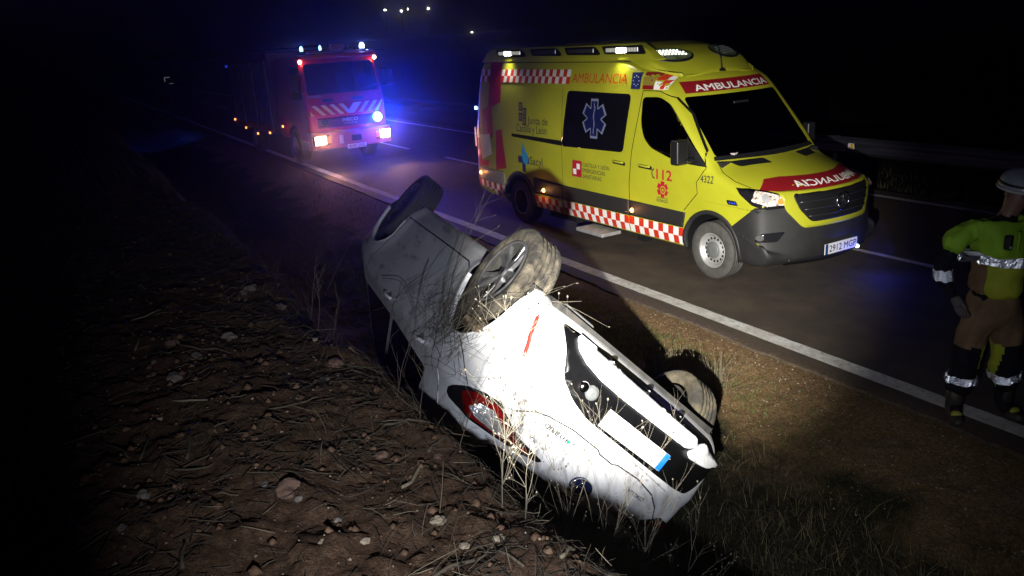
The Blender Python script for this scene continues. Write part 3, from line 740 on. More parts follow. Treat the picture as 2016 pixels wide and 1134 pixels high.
# ------------------------------------------------------------------ overturned car: body shell
CAR_ROT = ((-0.9855, 0.1229, -0.1169), (0.1695, 0.6896, -0.7041), (-0.0060, -0.7137, -0.7005))
CAR_LOC = (-5.245, 3.163, 1.147)
CAR_MW = Matrix([list(CAR_ROT[i]) + [CAR_LOC[i]] for i in range(3)] + [[0, 0, 0, 1]])
car_outline = [(-1.70, 0.19), (-1.93, 0.24), (-2.05, 0.34), (-2.10, 0.46), (-2.13, 0.60), (-2.125, 0.70), (-2.075, 0.745), (-2.06, 0.80), (-2.06, 0.95),
               (-2.00, 1.02), (-1.82, 1.16), (-1.62, 1.31), (-1.60, 1.38), (-1.35, 1.415), (-0.9, 1.44), (-0.3, 1.445), (0.2, 1.42), (0.55, 1.32),
               (1.20, 1.00), (1.35, 0.965), (1.8, 0.86), (2.08, 0.74), (2.19, 0.60), (2.22, 0.42), (2.15, 0.24), (1.9, 0.18), (1.0, 0.17), (-1.0, 0.17)]
def car_W(x, z):
    w_ = 0.868
    if z < 0.36: w_ -= 0.10 * ((0.36 - z) / 0.2) ** 1.6
    w_ += 0.016 * math.exp(-((z - 0.78) / 0.07) ** 2)
    w_ -= 0.012 * math.exp(-((z - 0.58) / 0.10) ** 2) * (1 if abs(x) < 1 else max(0, 1 - (abs(x) - 1) * 3))
    if z > 0.88: w_ -= 0.60 * (z - 0.88) * min(1, (z - 0.88) / 0.10)
    # flared wheel arches
    for cx in (-1.32, 1.32):
        d = math.hypot(x - cx, z - 0.33)
        w_ += 0.022 * math.exp(-((d - 0.38) / 0.09) ** 2)
    if x < -1.35: w_ -= 0.12 * ((-1.35 - x) / 0.75) ** 2
    if x > 1.5: w_ -= 0.16 * ((x - 1.5) / 0.7) ** 2
    return w_
def car_bow(x, z, nx, nz):
    if nx < -0.3: return 0.15 * -nx if z < 1.03 else 0.12 * -nx
    if nx > 0.3: return (0.26 if x > 1.3 else 0.12) * nx
    return 0.045 * abs(nz) if nz > 0 else 0.01
car_shell = shell(car_outline, car_W, car_bow, 0.05, ((-1.3, 0.72), (1.5, 0.6)), step=0.045, rings=16)
car_tree = bvh_of(car_shell)
# ------------------------------------------------------------------ ambulance: body shell
VAN_MW = Matrix.Translation((-7.044, 7.539, 0)) @ Matrix.Rotation(0.02916, 4, 'Z')
van_outline = [(-5.80, 0.36), (-4.9, 0.30), (0.3, 0.28), (0.80, 0.24), (0.98, 0.29), (1.04, 0.42), (1.05, 0.60), (1.035, 0.80), (1.01, 1.00), (0.96, 1.14), (0.86, 1.215),
               (0.60, 1.29), (0.04, 1.425), (-0.32, 1.83), (-0.66, 2.21), (-0.82, 2.36), (-1.10, 2.50), (-1.5, 2.60), (-2.2, 2.655), (-3.5, 2.67), (-5.1, 2.66), (-5.45, 2.64),
               (-5.60, 2.52), (-5.72, 2.1), (-5.82, 1.5), (-5.87, 1.0), (-5.88, 0.50)]
def van_W(x, z):
    w_ = 0.99
    if z > 1.3: w_ -= 0.115 * ((z - 1.3) / 1.35) ** 1.5
    if z < 0.5: w_ -= 0.04 * ((0.5 - z) / 0.2) ** 2
    if x > -0.5:
        t = (x + 0.5) / 1.5; w_ -= (0.05 if z < 1.1 else 0.05 + min(1, (z - 1.1) / 0.3) * 0.16) * t ** 2
    if x < -5.2: w_ -= 0.05 * ((-5.2 - x) / 0.6) ** 2
    return w_
def van_bow(x, z, nx, nz):
    if nx < -0.3: return 0.05
    if nx > 0.3 and z < 1.2: return 0.34 * nx
    if nx > 0.15: return 0.13 + 0.14 * max(0, min(1, (1.45 - z) / 0.3))
    if nz > 0 and x > -1.9 and z > 2.2: return 0.05 + 0.09 * min(1, (x + 1.9) / 0.8)
    return 0.05 * abs(nz) if nz > 0 else 0.01
van_shell = shell(van_outline, van_W, van_bow, 0.075, ((-4.6, 1.4), (-0.3, 0.95)), step=0.055, rings=18, nt_=30)
van_tree = bvh_of(van_shell)
# ------------------------------------------------------------------ ambulance
van = thing('ambulance', 'yellow ambulance van with red and white checks standing on the road', 'ambulance', mw=VAN_MW)
yl = M['van_yellow']
def circ(x, z, r, n=32): return [(x + r * math.cos(2 * math.pi * k / n), z + r * math.sin(2 * math.pi * k / n)) for k in range(n)]
dwin = [(-1.27, 2.12), (-0.95, 2.13), (-0.76, 2.06), (-0.60, 1.90), (-0.09, 1.35), (-0.40, 1.36), (-0.72, 1.40), (-1.08, 1.50), (-1.22, 1.62), (-1.28, 1.80)]
dwin = rounded(dwin, 0.07)
ws = rounded([(-0.82, 1.44), (0.82, 1.44), (0.80, 2.12), (-0.78, 2.12)], 0.05)     # (y, z)
cuts = [(circ(x, 0.37, 0.43), 'xz', *(lohi)) for x in (0, -4.33) for lohi in ((-1.3, -0.3), (0.3, 1.3))]
cuts += [(ws, 'yz', -0.95, 0.4), (dwin, 'xz', -1.3, -0.7), (dwin, 'xz', 0.7, 1.3)]
van_cut = cut(van_shell, cuts, 'body'); van_cut.materials.clear(); van_cut.materials.append(yl)
for p in van_cut.polygons: p.use_smooth = True; p.material_index = 0
body = link('body', van_cut, van)
# wheel housings and dark cabin behind the glass
for x in (0, -4.33):
    for s_ in (-1, 1): mb = MB(); mb.housing(x, 0.37, 0.435, s_ * 0.965, s_ * 0.5, 0.28); mb.build('wheel_housing', M['black'], van)
mb = MB(); mb.box((-2.7, 0, 0.32), (5.6, 1.5, 0.10)); mb.box((-1.36, 0, 1.5), (0.02, 1.72, 1.9)); mb.box((-0.6, 0, 0.95), (1.6, 1.6, 0.02))
mb.build('cabin_floor', M['black'], van)
mb = MB(); mb.prism([(0.02, 1.39), (-0.42, 1.45), (-0.50, 1.36), (-0.45, 0.96), (0.10, 0.96)], -0.84, 0.84, 'xz'); mb.build('dashboard', mat('dash', (0.012, 0.012, 0.013), 0.7), van)
seat_m = mat('seat_fabric', (0.02, 0.02, 0.024), 0.8)
for yy in (-0.5, 0.5):
    mb = MB(); mb.box((-1.0, yy, 1.15), (0.5, 0.48, 0.16)); mb.box((-1.22, yy, 1.5), (0.14, 0.46, 0.65)); mb.box((-1.22, yy, 1.93), (0.10, 0.26, 0.18)); mb.build('cab_seat', seat_m, van, bevel=0.03)
mb = MB(); mb.box((-1.15, -0.42, 1.70), (0.05, 0.07, 0.38)); mb.build('seat_belt_guide', mat('belt_yellow', (0.40, 0.34, 0.02), 0.6), van, bevel=0.01)
paper = noisy('paper', [(0.4, (0.35, 0.30, 0.28)), (0.6, (0.7, 0.66, 0.62))], 18, 4, 0.7)
mb = MB()
mb.box((-0.17, -0.50, 1.46), (0.22, 0.26, 0.02), rot=Matrix.Rotation(0.35, 3, 'Z')); mb.box((-0.17, -0.10, 1.455), (0.10, 0.22, 0.02), rot=Matrix.Rotation(0.2, 3, 'Z'))
mb.box((-0.17, 0.14, 1.455), (0.12, 0.25, 0.03), rot=Matrix.Rotation(-0.1, 3, 'Z')); mb.build('dashboard_paper', paper, van)
mb = MB(); mb.box((-0.50, 0.0, 1.98), (0.03, 0.26, 0.09)); mb.build('rear_view_mirror', M['black'], van, bevel=0.01)
mb = MB(); mb.box((-0.37, 0.02, 1.80), (0.012, 0.07, 0.12)); mb.build('windscreen_sticker', mat('sticker', (0.25, 0.33, 0.08), 0.5), van)
# glass
gl, t_, b_ = _new('clear_glass'); t_.nodes.remove(b_)
tr = t_.nodes.new("ShaderNodeBsdfTransparent"); tr.inputs[0].default_value = (0.55, 0.58, 0.58, 1); gs = t_.nodes.new("ShaderNodeBsdfGlossy"); gs.inputs["Roughness"].default_value = 0.03
fr = t_.nodes.new("ShaderNodeFresnel"); fr.inputs[0].default_value = 1.45; mx = t_.nodes.new("ShaderNodeMixShader")
t_.links.new(fr.outputs[0], mx.inputs[0]); t_.links.new(tr.outputs[0], mx.inputs[1]); t_.links.new(gs.outputs[0], mx.inputs[2]); t_.links.new(mx.outputs[0], t_.nodes["Material Output"].inputs[0])
M['clear_glass'] = gl
patch('windscreen', [(p[0] * 1.01, p[1]) for p in ws], 'front', van_tree, gl, van, -0.012)
patch('windscreen_surround', rounded([(-0.86, 1.405), (0.86, 1.405), (0.84, 1.45), (-0.84, 1.45)], 0.01), 'front', van_tree, M['black'], van, 0.004)
patch('door_window', dwin, 'right', van_tree, gl, van, -0.012)
patch('door_window', dwin, 'left', van_tree, gl, van, -0.012)
# large side glazing of the patient compartment and the dark rail that leads to it
side_win = patch('side_window', rounded([(-2.93, 2.165), (-1.50, 2.15), (-1.63, 1.39), (-3.07, 1.36)], 0.07), 'right', van_tree, M['glass_dark'], van, 0.006, thick=0.01)
patch('side_window', rounded([(-2.93, 2.165), (-1.50, 2.15), (-1.60, 1.38), (-3.05, 1.37)], 0.07), 'left', van_tree, M['glass_dark'], van, 0.006, thick=0.01)
patch('sliding_door_rail', [(-4.50, 1.455), (-3.05, 1.44), (-3.05, 1.365), (-4.50, 1.405)], 'right', van_tree, M['seam'], van, 0.004)
# star of life on the side window
def star_poly(cx, cz, s_, g=1.0):
    P = []
    for k in range(6):
        a = math.pi / 2 - k * math.pi / 3
        wd, L, inner = 0.155 * g, 0.5 * (1 + (g - 1) * 0.4), 0.27
        d = (math.cos(a), math.sin(a)); n_ = (-d[1], d[0])
        P += [(cx + s_ * (d[0] * inner + n_[0] * wd), cz + s_ * (d[1] * inner + n_[1] * wd)), (cx + s_ * (d[0] * L + n_[0] * wd), cz + s_ * (d[1] * L + n_[1] * wd)),
              (cx + s_ * (d[0] * L - n_[0] * wd), cz + s_ * (d[1] * L - n_[1] * wd)), (cx + s_ * (d[0] * inner - n_[0] * wd), cz + s_ * (d[1] * inner - n_[1] * wd))]
    return P
patch('star_emblem', star_poly(-2.27, 1.80, 0.54, 1.0), 'right', van_tree, M['star_line'], van, 0.009, smooth=False)
patch('star_emblem_field', star_poly(-2.27, 1.80, 0.50, 0.86), 'right', van_tree, mat('star_blue', (0.006, 0.010, 0.06), 0.3), van, 0.011, smooth=False)
mb_pts = [(-2.27 + 0.022 * math.sin(z_ * 30) * (0.4 + (z_ - 1.58) * 1.5), z_) for z_ in np.linspace(1.60, 2.0, 24)]
ribbon('staff_emblem', mb_pts, 0.014, 'right', van_tree, M['star_line'], van, 0.013)
ribbon('staff_emblem', [(-2.27, 1.58), (-2.27, 2.03)], 0.008, 'right', van_tree, M['star_line'], van, 0.0135)
# checks
def checks(name, quad, nx, nz, parent, tree, view, ma, mb_, first=0, off=0.008):
    """quad: bottom-left, bottom-right, top-right, top-left in view coordinates"""
    q = [Vector(p) for p in quad]; bm_ = MB(); per = 3
    for i in range(nx * per):
        for j in range(nz):
            a0, a1 = i / (nx * per), (i + 1) / (nx * per); c0, c1 = j / nz, (j + 1) / nz
            P = []
            for a, c in ((a0, c0), (a1, c0), (a1, c1), (a0, c1)):
                p = q[0].lerp(q[1], a).lerp(q[3].lerp(q[2], a), c); P.append(project(tree, view, p.x, p.y, off)[0])
            bm_.add(P, [(0, 1, 2, 3)], (i // per + j + first) % 2)
    o = bm_.build(name, [ma, mb_], parent, fixn=False)
    if sum(p.normal.dot(DIRS[view][1]) for p in o.data.polygons) > 0: o.data.flip_normals()
    return o
wc, rc = M['white_check'], M['red_check']
checks('check_stripe', [(-4.86, 2.255), (-2.90, 2.255), (-2.86, 2.455), (-4.80, 2.455)], 21, 2, van, van_tree, 'right', wc, rc, 1)
checks('check_stripe', [(-5.62, 2.255), (-5.20, 2.255), (-5.20, 2.455), (-5.56, 2.455)], 4, 2, van, van_tree, 'right', wc, rc)
checks('check_stripe', [(-3.03, 0.335), (-1.52, 0.335), (-1.515, 0.545), (-3.08, 0.545)], 16, 2, van, van_tree, 'right', wc, rc, 1)
checks('check_stripe', [(-1.50, 0.335), (-0.45, 0.335), (-0.44, 0.55), (-1.495, 0.55)], 11, 2, van, van_tree, 'right', wc, rc, 0)
checks('check_stripe', [(-3.86, 0.335), (-3.10, 0.335), (-3.12, 0.52), (-3.86, 0.52)], 8, 2, van, van_tree, 'right', wc, rc, 0)
checks('check_stripe', [(-5.84, 0.36), (-4.78, 0.345), (-4.80, 0.56), (-5.86, 0.58)], 11, 2, van, van_tree, 'right', wc, rc, 1)
# dark cladding
patch('side_cladding', [(-3.88, 0.80), (-3.07, 0.775), (-3.07, 0.555), (-3.90, 0.555)], 'right', van_tree, M['grey_plastic'], van, 0.010, thick=0.012)
patch('side_cladding', [(-3.06, 0.775), (-1.515, 0.765), (-1.515, 0.555), (-3.06, 0.555)], 'right', van_tree, M['grey_plastic'], van, 0.012, thick=0.014)
patch('side_cladding', [(-1.50, 0.765), (-0.42, 0.755), (-0.46, 0.56), (-1.50, 0.56)], 'right', van_tree, M['grey_plastic'], van, 0.012, thick=0.014)
patch('rear_corner_cladding', [(-5.86, 0.80), (-4.80, 0.775), (-4.80, 0.565), (-5.87, 0.585)], 'right', van_tree, mat('light_plastic', (0.30, 0.27, 0.25), 0.4), van, 0.010, thick=0.012)
arc_trim('wheel_arch_trim', 0, 0.37, 0.425, 0.475, -10, 187, van_tree, M['grey_plastic'], van, 0.020)
arc_trim('wheel_arch_trim', -4.33, 0.37, 0.425, 0.485, -10, 187, van_tree, M['grey_plastic'], van, 0.022)
# front bumper, in one piece with the lower wing
bump = region('front_bumper', van_cut, [((0.10, 0, 0), (-1, 0, 0)), ((0.42, 0, 0.77), (-0.62, 0, 0.78)), ((0, 0, 0.965), (0, 0, 1))], 0.012, M['grey_plastic'], van)
patch('bumper_step', [(-0.66, 0.30), (0.66, 0.30), (0.66, 0.36), (-0.66, 0.36)], 'front', van_tree, M['black'], van, 0.03, thick=0.04)
# grille and yellow surround
fr_out = rounded([(-0.74, 1.115), (0.74, 1.115), (0.70, 0.93), (0.52, 0.715), (-0.52, 0.715), (-0.70, 0.93)], 0.05)
patch('grille_frame', fr_out, 'front', van_tree, yl, van, 0.030, thick=0.035)
fr_in = rounded([(-0.62, 1.085), (0.62, 1.085), (0.56, 0.93), (0.43, 0.775), (-0.43, 0.775), (-0.56, 0.93)], 0.05)
grille = patch('grille', fr_in, 'front', van_tree, M['black'], van, 0.036, thick=0.01)
for z_ in (0.84, 0.92, 1.00):
    mb = MB(); hw = 0.44 + (z_ - 0.80) * 0.62
    pts = [project(van_tree, 'front', u_, z_, 0.045)[0] for u_ in np.linspace(-hw, hw, 13)]
    mb.tube(pts, 0.009, 6); mb.build('slat', mat('slat_dark', (0.025, 0.025, 0.028), 0.25), grille)
mb = MB(); cx_ = project(van_tree, 'front', 0, 0.96, 0.06)[0]
mb.tube([(cx_.x, 0.10 * math.cos(a), 0.96 + 0.10 * math.sin(a)) for a in np.linspace(0, 2 * math.pi, 33)], 0.008, 6)
for k in range(3):
    a = R(90 + 120 * k); mb.tube([(cx_.x + 0.004, 0, 0.96), (cx_.x, 0.1 * math.cos(a), 0.96 + 0.1 * math.sin(a))], [0.016, 0.003], 6)
mb.build('three_pointed_emblem', M['chrome'], grille)
# bonnet band, lettering, vents
patch('bonnet_band', [(-0.83, 1.135), (-0.70, 1.122), (0.70, 1.122), (0.83, 1.135), (0.66, 1.228), (0.50, 1.245), (-0.50, 1.245), (-0.66, 1.228)], 'front', van_tree, M['red_dark'], van, 0.004)
lettering('bonnet_lettering', 'AMBULANCIA', (-0.50, 1.150, 0.56, 1.205), 'front', van_tree, wc, van, bold=0.018, mirror=True, off=0.011)
patch('roof_band', [(-0.73, 2.155), (0.75, 2.155), (0.72, 2.290), (-0.71, 2.290)], 'front', van_tree, M['red_dark'], van, 0.004)
lettering('windscreen_lettering', 'AMBULANCIA', (-0.585, 2.168, 0.70, 2.242), 'front', van_tree, wc, van, bold=0.018, off=0.011)
for s_ in (-1, 1):
    patch('bonnet_vent', rounded([(0.00, s_ * 0.70), (0.14, s_ * 0.28), (0.30, s_ * 0.29), (0.15, s_ * 0.65)], 0.03), 'top', van_tree, M['black'], van, 0.006)
ribbon('bonnet_seam', [(-0.04, -0.83), (0.10, -0.885), (0.30, -0.90), (0.50, -0.86)], 0.008, 'top', van_tree, M['seam'], van)
# head lamps
hlp = [(0.36, -0.95, 1.15), (0.50, -0.89, 1.145), (0.70, -0.79, 1.12), (0.86, -0.67, 1.075), (0.885, -0.64, 1.0), (0.86, -0.68, 0.955), (0.72, -0.84, 0.945), (0.60, -0.94, 0.985), (0.45, -0.96, 1.08)]
for s_, nm, fn in ((1, 'q_front_right', qfr), (-1, 'q_front_left', qfl)):
    pl = [fn((p[0], p[1] * s_, p[2])) for p in hlp]
    h = patch('head_lamp', pl, nm, van_tree, M['black_lens'], van, 0.015, thick=0.02)
    c = [fn((p[0], p[1] * s_, p[2])) for p in ((0.56, -0.86, 1.125), (0.70, -0.79, 1.105), (0.86, -0.67, 1.065), (0.875, -0.65, 1.0), (0.85, -0.69, 0.985), (0.70, -0.84, 0.99), (0.57, -0.92, 1.03))]
    glass = patch('lens', rounded(c, 0.02), nm, van_tree, noisy('lamp_reflection', [(0.36, (0.10, 0.07, 0.05)), (0.46, (0.75, 0.62, 0.52)), (0.56, (0.85, 0.80, 0.76)), (0.66, (0.35, 0.22, 0.14))], 22, 4, 0.12, 0.3, metal=0.0, coat=1.0, bump=1.0, bscale=14, bdist=0.03), h, 0.018)  # warm pale blotches painted in for the reflected torchlight
    cc = fn((0.68, -0.82 * s_, 1.055)) if s_ > 0 else fn((0.68, 0.82, 1.055))
    patch('reflector_bowl', ellipse(cc[0], cc[1], 0.040, 0.040), nm, van_tree, mat('bowl', (0.45, 0.45, 0.46), 0.1, coat=1.0), h, 0.021)
    ca = fn((0.82, -0.72 * s_, 1.03)) if s_ > 0 else fn((0.82, 0.72, 1.03))
    patch('indicator', ellipse(ca[0], ca[1], 0.055, 0.03), nm, van_tree, M['amber_dim'], h, 0.021)
    fg = [fn((p[0], p[1] * s_, p[2])) for p in ((0.66, -0.955, 0.575), (0.72, -0.92, 0.675), (0.88, -0.71, 0.69), (0.84, -0.79, 0.575))]
    f_ = patch('fog_lamp', rounded(fg, 0.03), nm, van_tree, M['black_lens'], van, 0.018, thick=0.01)
    cc = fn((0.71, -0.92 * s_, 0.625)) if s_ > 0 else fn((0.71, 0.92, 0.625))
    patch('lens', ellipse(cc[0], cc[1], 0.038, 0.034), nm, van_tree, mat('fog_glass', (0.10, 0.10, 0.10), 0.05, coat=1.0), f_, 0.024)
# side blue flasher on the wing
fl_ = patch('wing_flasher', rounded([(0.25, 1.005), (0.385, 1.005), (0.42, 0.955), (0.275, 0.955)], 0.012), 'right', van_tree, M['black'], van, 0.012, thick=0.012)
for k in range(3): patch('led', ellipse(0.305 + k * 0.035, 0.98, 0.012, 0.012, 10), 'right', van_tree, M['led_blue'], fl_, 0.015)
# number plate
mb = MB(); mb.box((1.085, 0.0, 0.435), (0.012, 0.56, 0.125)); pl_ = mb.build('number_plate', M['plate_white'], van, bevel=0.004)
def flat_text(name, txt, u0, v0, u1, v1, xpos, parent, m, bold=0.02, plane='front'):
    me = text_mesh(txt, bold); co = np.empty(len(me.vertices) * 3); me.vertices.foreach_get('co', co); co = co.reshape(-1, 3)
    a = (co[:, 0] - co[:, 0].min()) / np.ptp(co[:, 0]); c = (co[:, 1] - co[:, 1].min()) / np.ptp(co[:, 1])
    out = np.stack([np.full(len(a), xpos), u0 + (u1 - u0) * a, v0 + (v1 - v0) * c], 1) if plane == 'front' else np.stack([u0 + (u1 - u0) * a, np.full(len(a), xpos), v0 + (v1 - v0) * c], 1)
    me.vertices.foreach_set('co', out.ravel()); me.materials.clear(); me.materials.append(m); me.update()
    return link(name, me, parent)
mb = MB(); mb.box((1.092, -0.255, 0.435), (0.004, 0.045, 0.12)); mb.build('country_band', mat('eu_band', (0.015, 0.06, 0.14), 0.4), pl_)
flat_text('plate_number', '2912 MGP', -0.21, 0.395, 0.26, 0.475, 1.0925, pl_, M['text_dark'], 0.012)
mb = MB(); mb.lathe([(0.001, 0.025), (0.016, 0.02), (0.022, 0.0)], 12, (1.07, 0.31, 0.372), 'x'); mb.build('blue_marker_lamp', M['emit_blue_s'], van)
point('blue_marker_light', (1.26, 0.46, 0.28), 4, (0.01, 0.03, 1.0), 0.02, van)
# seams of the doors
ribbon('door_seam', [(-1.27, 2.20), (-1.34, 1.87), (-1.45, 1.41), (-1.505, 1.0), (-1.505, 0.29)], 0.012, 'right', van_tree, M['seam'], van, 0.0015)
ribbon('door_seam', [(-1.27, 2.20), (-0.95, 2.20), (-0.72, 2.12), (-0.52, 1.93), (-0.18, 1.52), (-0.10, 1.33), (-0.24, 1.15), (-0.22, 1.02), (-0.45, 0.78)], 0.010, 'right', van_tree, M['seam'], van, 0.0015)
ribbon('door_seam', [(-3.06, 2.24), (-3.08, 0.30)], 0.007, 'right', van_tree, M['seam'], van, 0.0015)
ribbon('body_seam', [(-5.60, 2.56), (-1.25, 2.55), (-0.98, 2.44)], 0.009, 'right', van_tree, M['seam'], van, 0.0015)
ribbon('body_seam', [(-5.85, 0.815), (-4.80, 0.79)], 0.008, 'right', van_tree, M['seam'], van, 0.0015)
ribbon('rear_door_seam', [(-5.60, 2.2), (-5.70, 1.6), (-5.70, 0.82)], 0.01, 'right', van_tree, M['seam'], van, 0.0015)
# handles
for x0 in (-1.85, -1.31):
    hd = patch('door_handle', rounded([(x0, 1.275), (x0 + 0.27, 1.265), (x0 + 0.27, 1.215), (x0, 1.225)], 0.02), 'right', van_tree, M['black'], van, 0.004)
    mb = MB(); mb.tube([project(van_tree, 'right', x0 + 0.02 + 0.22 * t__, 1.262 - 0.008 * t__, 0.014 + 0.02 * math.sin(math.pi * t__))[0] for t__ in np.linspace(0, 1, 9)], 0.012, 8); mb.build('grip', yl, hd)
# side mirror
mb = MB(); mb.box((-0.36, -1.15, 1.52), (0.14, 0.19, 0.30)); mb.box((-0.30, -1.02, 1.42), (0.08, 0.2, 0.06)); mr_ = mb.build('side_mirror', M['mirror_black'], van, bevel=0.035)
mb = MB(); mb.box((-0.36, 1.13, 1.52), (0.12, 0.15, 0.26)); mb.box((-0.30, 1.02, 1.42), (0.08, 0.2, 0.06)); mb.build('side_mirror', M['mirror_black'], van, bevel=0.035)
patch('mirror_triangle', [(-0.44, 1.36), (-0.09, 1.345), (-0.42, 1.68)], 'right', van_tree, M['black'], van, 0.004)
# lettering and emblems of the side
T_ = M['text_dark']
lettering('side_lettering', 'AMBULANCIA', (-2.84, 2.275, -1.60, 2.405), 'right', van_tree, M['red_text'], van, bold=0.0, shear=0.18)
lettering('side_lettering', 'Junta de', (-4.00, 1.60, -3.43, 1.75), 'right', van_tree, T_, van, bold=0.008)
lettering('side_lettering', 'Castilla y Le\u00f3n', (-4.34, 1.46, -3.46, 1.62), 'right', van_tree, T_, van, bold=0.008)
for (a, b) in ((-4.22, 1.90), (-4.10, 1.82), (-4.22, 1.74), (-4.10, 1.68)):
    patch('shield_emblem', [(a - 0.055, b - 0.075), (a + 0.055, b - 0.075), (a + 0.055, b + 0.055), (a - 0.055, b + 0.055)], 'right', van_tree, T_, van, 0.004)
    patch('shield_emblem_field', [(a - 0.035, b - 0.05), (a + 0.035, b - 0.05), (a + 0.035, b + 0.03), (a - 0.035, b + 0.03)], 'right', van_tree, mat('shield_inner', (0.16, 0.13, 0.10), 0.4), van, 0.006)
patch('cross_emblem', [(-4.21, 1.22), (-4.11, 1.22), (-4.11, 1.10), (-3.99, 1.10), (-3.99, 1.00), (-4.11, 1.00), (-4.11, 0.86), (-4.21, 0.86), (-4.21, 1.00), (-4.33, 1.00), (-4.33, 1.11), (-4.21, 1.11)], 'right', van_tree, M['blue_dark'], van, 0.004)
patch('drop_emblem', [(-4.16, 1.34), (-4.08, 1.20), (-4.01, 1.12), (-4.02, 1.02), (-4.10, 0.98), (-4.18, 1.02), (-4.21, 1.12)], 'right', van_tree, M['blue_light'], van, 0.007)
lettering('side_lettering', 'Sacyl', (-3.96, 0.955, -3.60, 1.13), 'right', van_tree, T_, van, bold=0.01)
patch('square_emblem', [(-2.82, 0.945), (-2.585, 0.945), (-2.565, 1.185), (-2.80, 1.185)], 'right', van_tree, M['red_band'], van, 0.004)
for (a, b) in ((-2.655, 1.10), (-2.745, 1.02)): patch('square_emblem_white', [(a - 0.04, b - 0.04), (a + 0.04, b - 0.04), (a + 0.04, b + 0.04), (a - 0.04, b + 0.04)], 'right', van_tree, wc, van, 0.007)
lettering('side_lettering', 'CASTILLA Y LE\u00d3N', (-2.54, 1.115, -1.92, 1.185), 'right', van_tree, T_, van, bold=0.006)
lettering('side_lettering', 'EMERGENCIAS', (-2.545, 1.03, -2.02, 1.09), 'right', van_tree, T_, van, bold=0.006)
lettering('side_lettering', 'SANITARIAS', (-2.55, 0.945, -2.10, 1.005), 'right', van_tree, T_, van, bold=0.006)
lettering('door_number', '112', (-0.95, 1.115, -0.66, 1.245), 'right', van_tree, M['red_band'], van, bold=0.02)
ribbon('phone_emblem', [(-1.00, 1.24), (-1.035, 1.21), (-1.04, 1.17), (-1.02, 1.13), (-0.985, 1.12)], 0.018, 'right', van_tree, T_, van, 0.005)
patch('rescue_emblem', star_poly(-0.84, 0.99, 0.20, 1.1), 'right', van_tree, M['red_band'], van, 0.004, smooth=False)
for rr_, mm in ((0.052, yl), (0.038, M['red_band']), (0.018, yl)): patch('rescue_emblem_ring', ellipse(-0.83, 0.985, rr_, rr_, 18), 'right', van_tree, mm, van, 0.006 + (0.052 - rr_) * 0.10)
lettering('door_lettering', 'AMBULANCIAS', (-0.945, 0.872, -0.735, 0.888), 'right', van_tree, T_, van, bold=0.006)
lettering('door_lettering', 'RODRIGO', (-0.945, 0.825, -0.735, 0.862), 'right', van_tree, T_, van, bold=0.012)
lettering('fleet_number', '4322', (-0.165, 1.165, 0.035, 1.25), 'right', van_tree, T_, van, bold=0.006)
# flags by the door
flg = patch('flag_blue', [(-1.52, 2.215), (-1.335, 2.215), (-1.31, 2.42), (-1.50, 2.42)], 'right', van_tree, M['blue_dark'], van, 0.004)
for k in range(8):
    a = k * math.pi / 4; patch('flag_star', ellipse(-1.415 + 0.055 * math.cos(a), 2.318 + 0.062 * math.sin(a), 0.008, 0.008, 6), 'right', van_tree, M['white'], flg, 0.007)
patch('flag_red', [(-1.29, 2.215), (-1.08, 2.215), (-1.06, 2.42), (-1.27, 2.42)], 'right', van_tree, M['red_dark'], van, 0.004)
patch('flag_centre', [(-1.285, 2.265), (-1.075, 2.265), (-1.065, 2.37), (-1.275, 2.37)], 'right', van_tree, mat('flag_mid', (0.26, 0.20, 0.03), 0.5), van, 0.007)
patch('quarter_check', [(-1.07, 2.215), (-0.85, 2.215), (-0.89, 2.30), (-0.94, 2.36), (-1.00, 2.40), (-1.05, 2.42)], 'right', van_tree, wc, van, 0.005)
for q in ([(-1.06, 2.32), (-0.965, 2.32), (-0.985, 2.405), (-1.05, 2.42)], [(-0.96, 2.22), (-0.90, 2.22), (-0.90, 2.315), (-0.96, 2.315)]): patch('quarter_check_red', q, 'right', van_tree, rc, van, 0.008)
# red and white panels at the rear quarter
patch('red_panel', [(-5.20, 2.57), (-4.82, 2.57), (-4.86, 1.94), (-5.26, 1.82)], 'right', van_tree, M['red_band'], van, 0.003)
patch('red_panel', [(-5.50, 1.79), (-5.14, 1.88), (-5.10, 1.42), (-5.16, 1.32), (-5.50, 1.36)], 'right', van_tree, M['red_band'], van, 0.0035)
patch('red_panel', [(-5.00, 1.47), (-4.82, 1.50), (-4.76, 1.10), (-4.72, 0.86), (-5.08, 0.80), (-5.04, 1.15)], 'right', van_tree, M['red_band'], van, 0.0035)
patch('red_panel', [(-5.78, 1.30), (-5.60, 1.36), (-5.56, 0.90), (-5.30, 0.95), (-5.34, 0.83), (-5.82, 0.82)], 'right', van_tree, M['red_band'], van, 0.003)
patch('white_panel', [(-5.60, 1.36), (-5.22, 1.40), (-5.18, 1.06), (-5.57, 0.93)], 'right', van_tree, M['white'], van, 0.007)
patch('white_panel', [(-5.76, 1.62), (-5.66, 1.60), (-5.62, 1.30), (-5.74, 1.30)], 'right', van_tree, M['white'], van, 0.006)
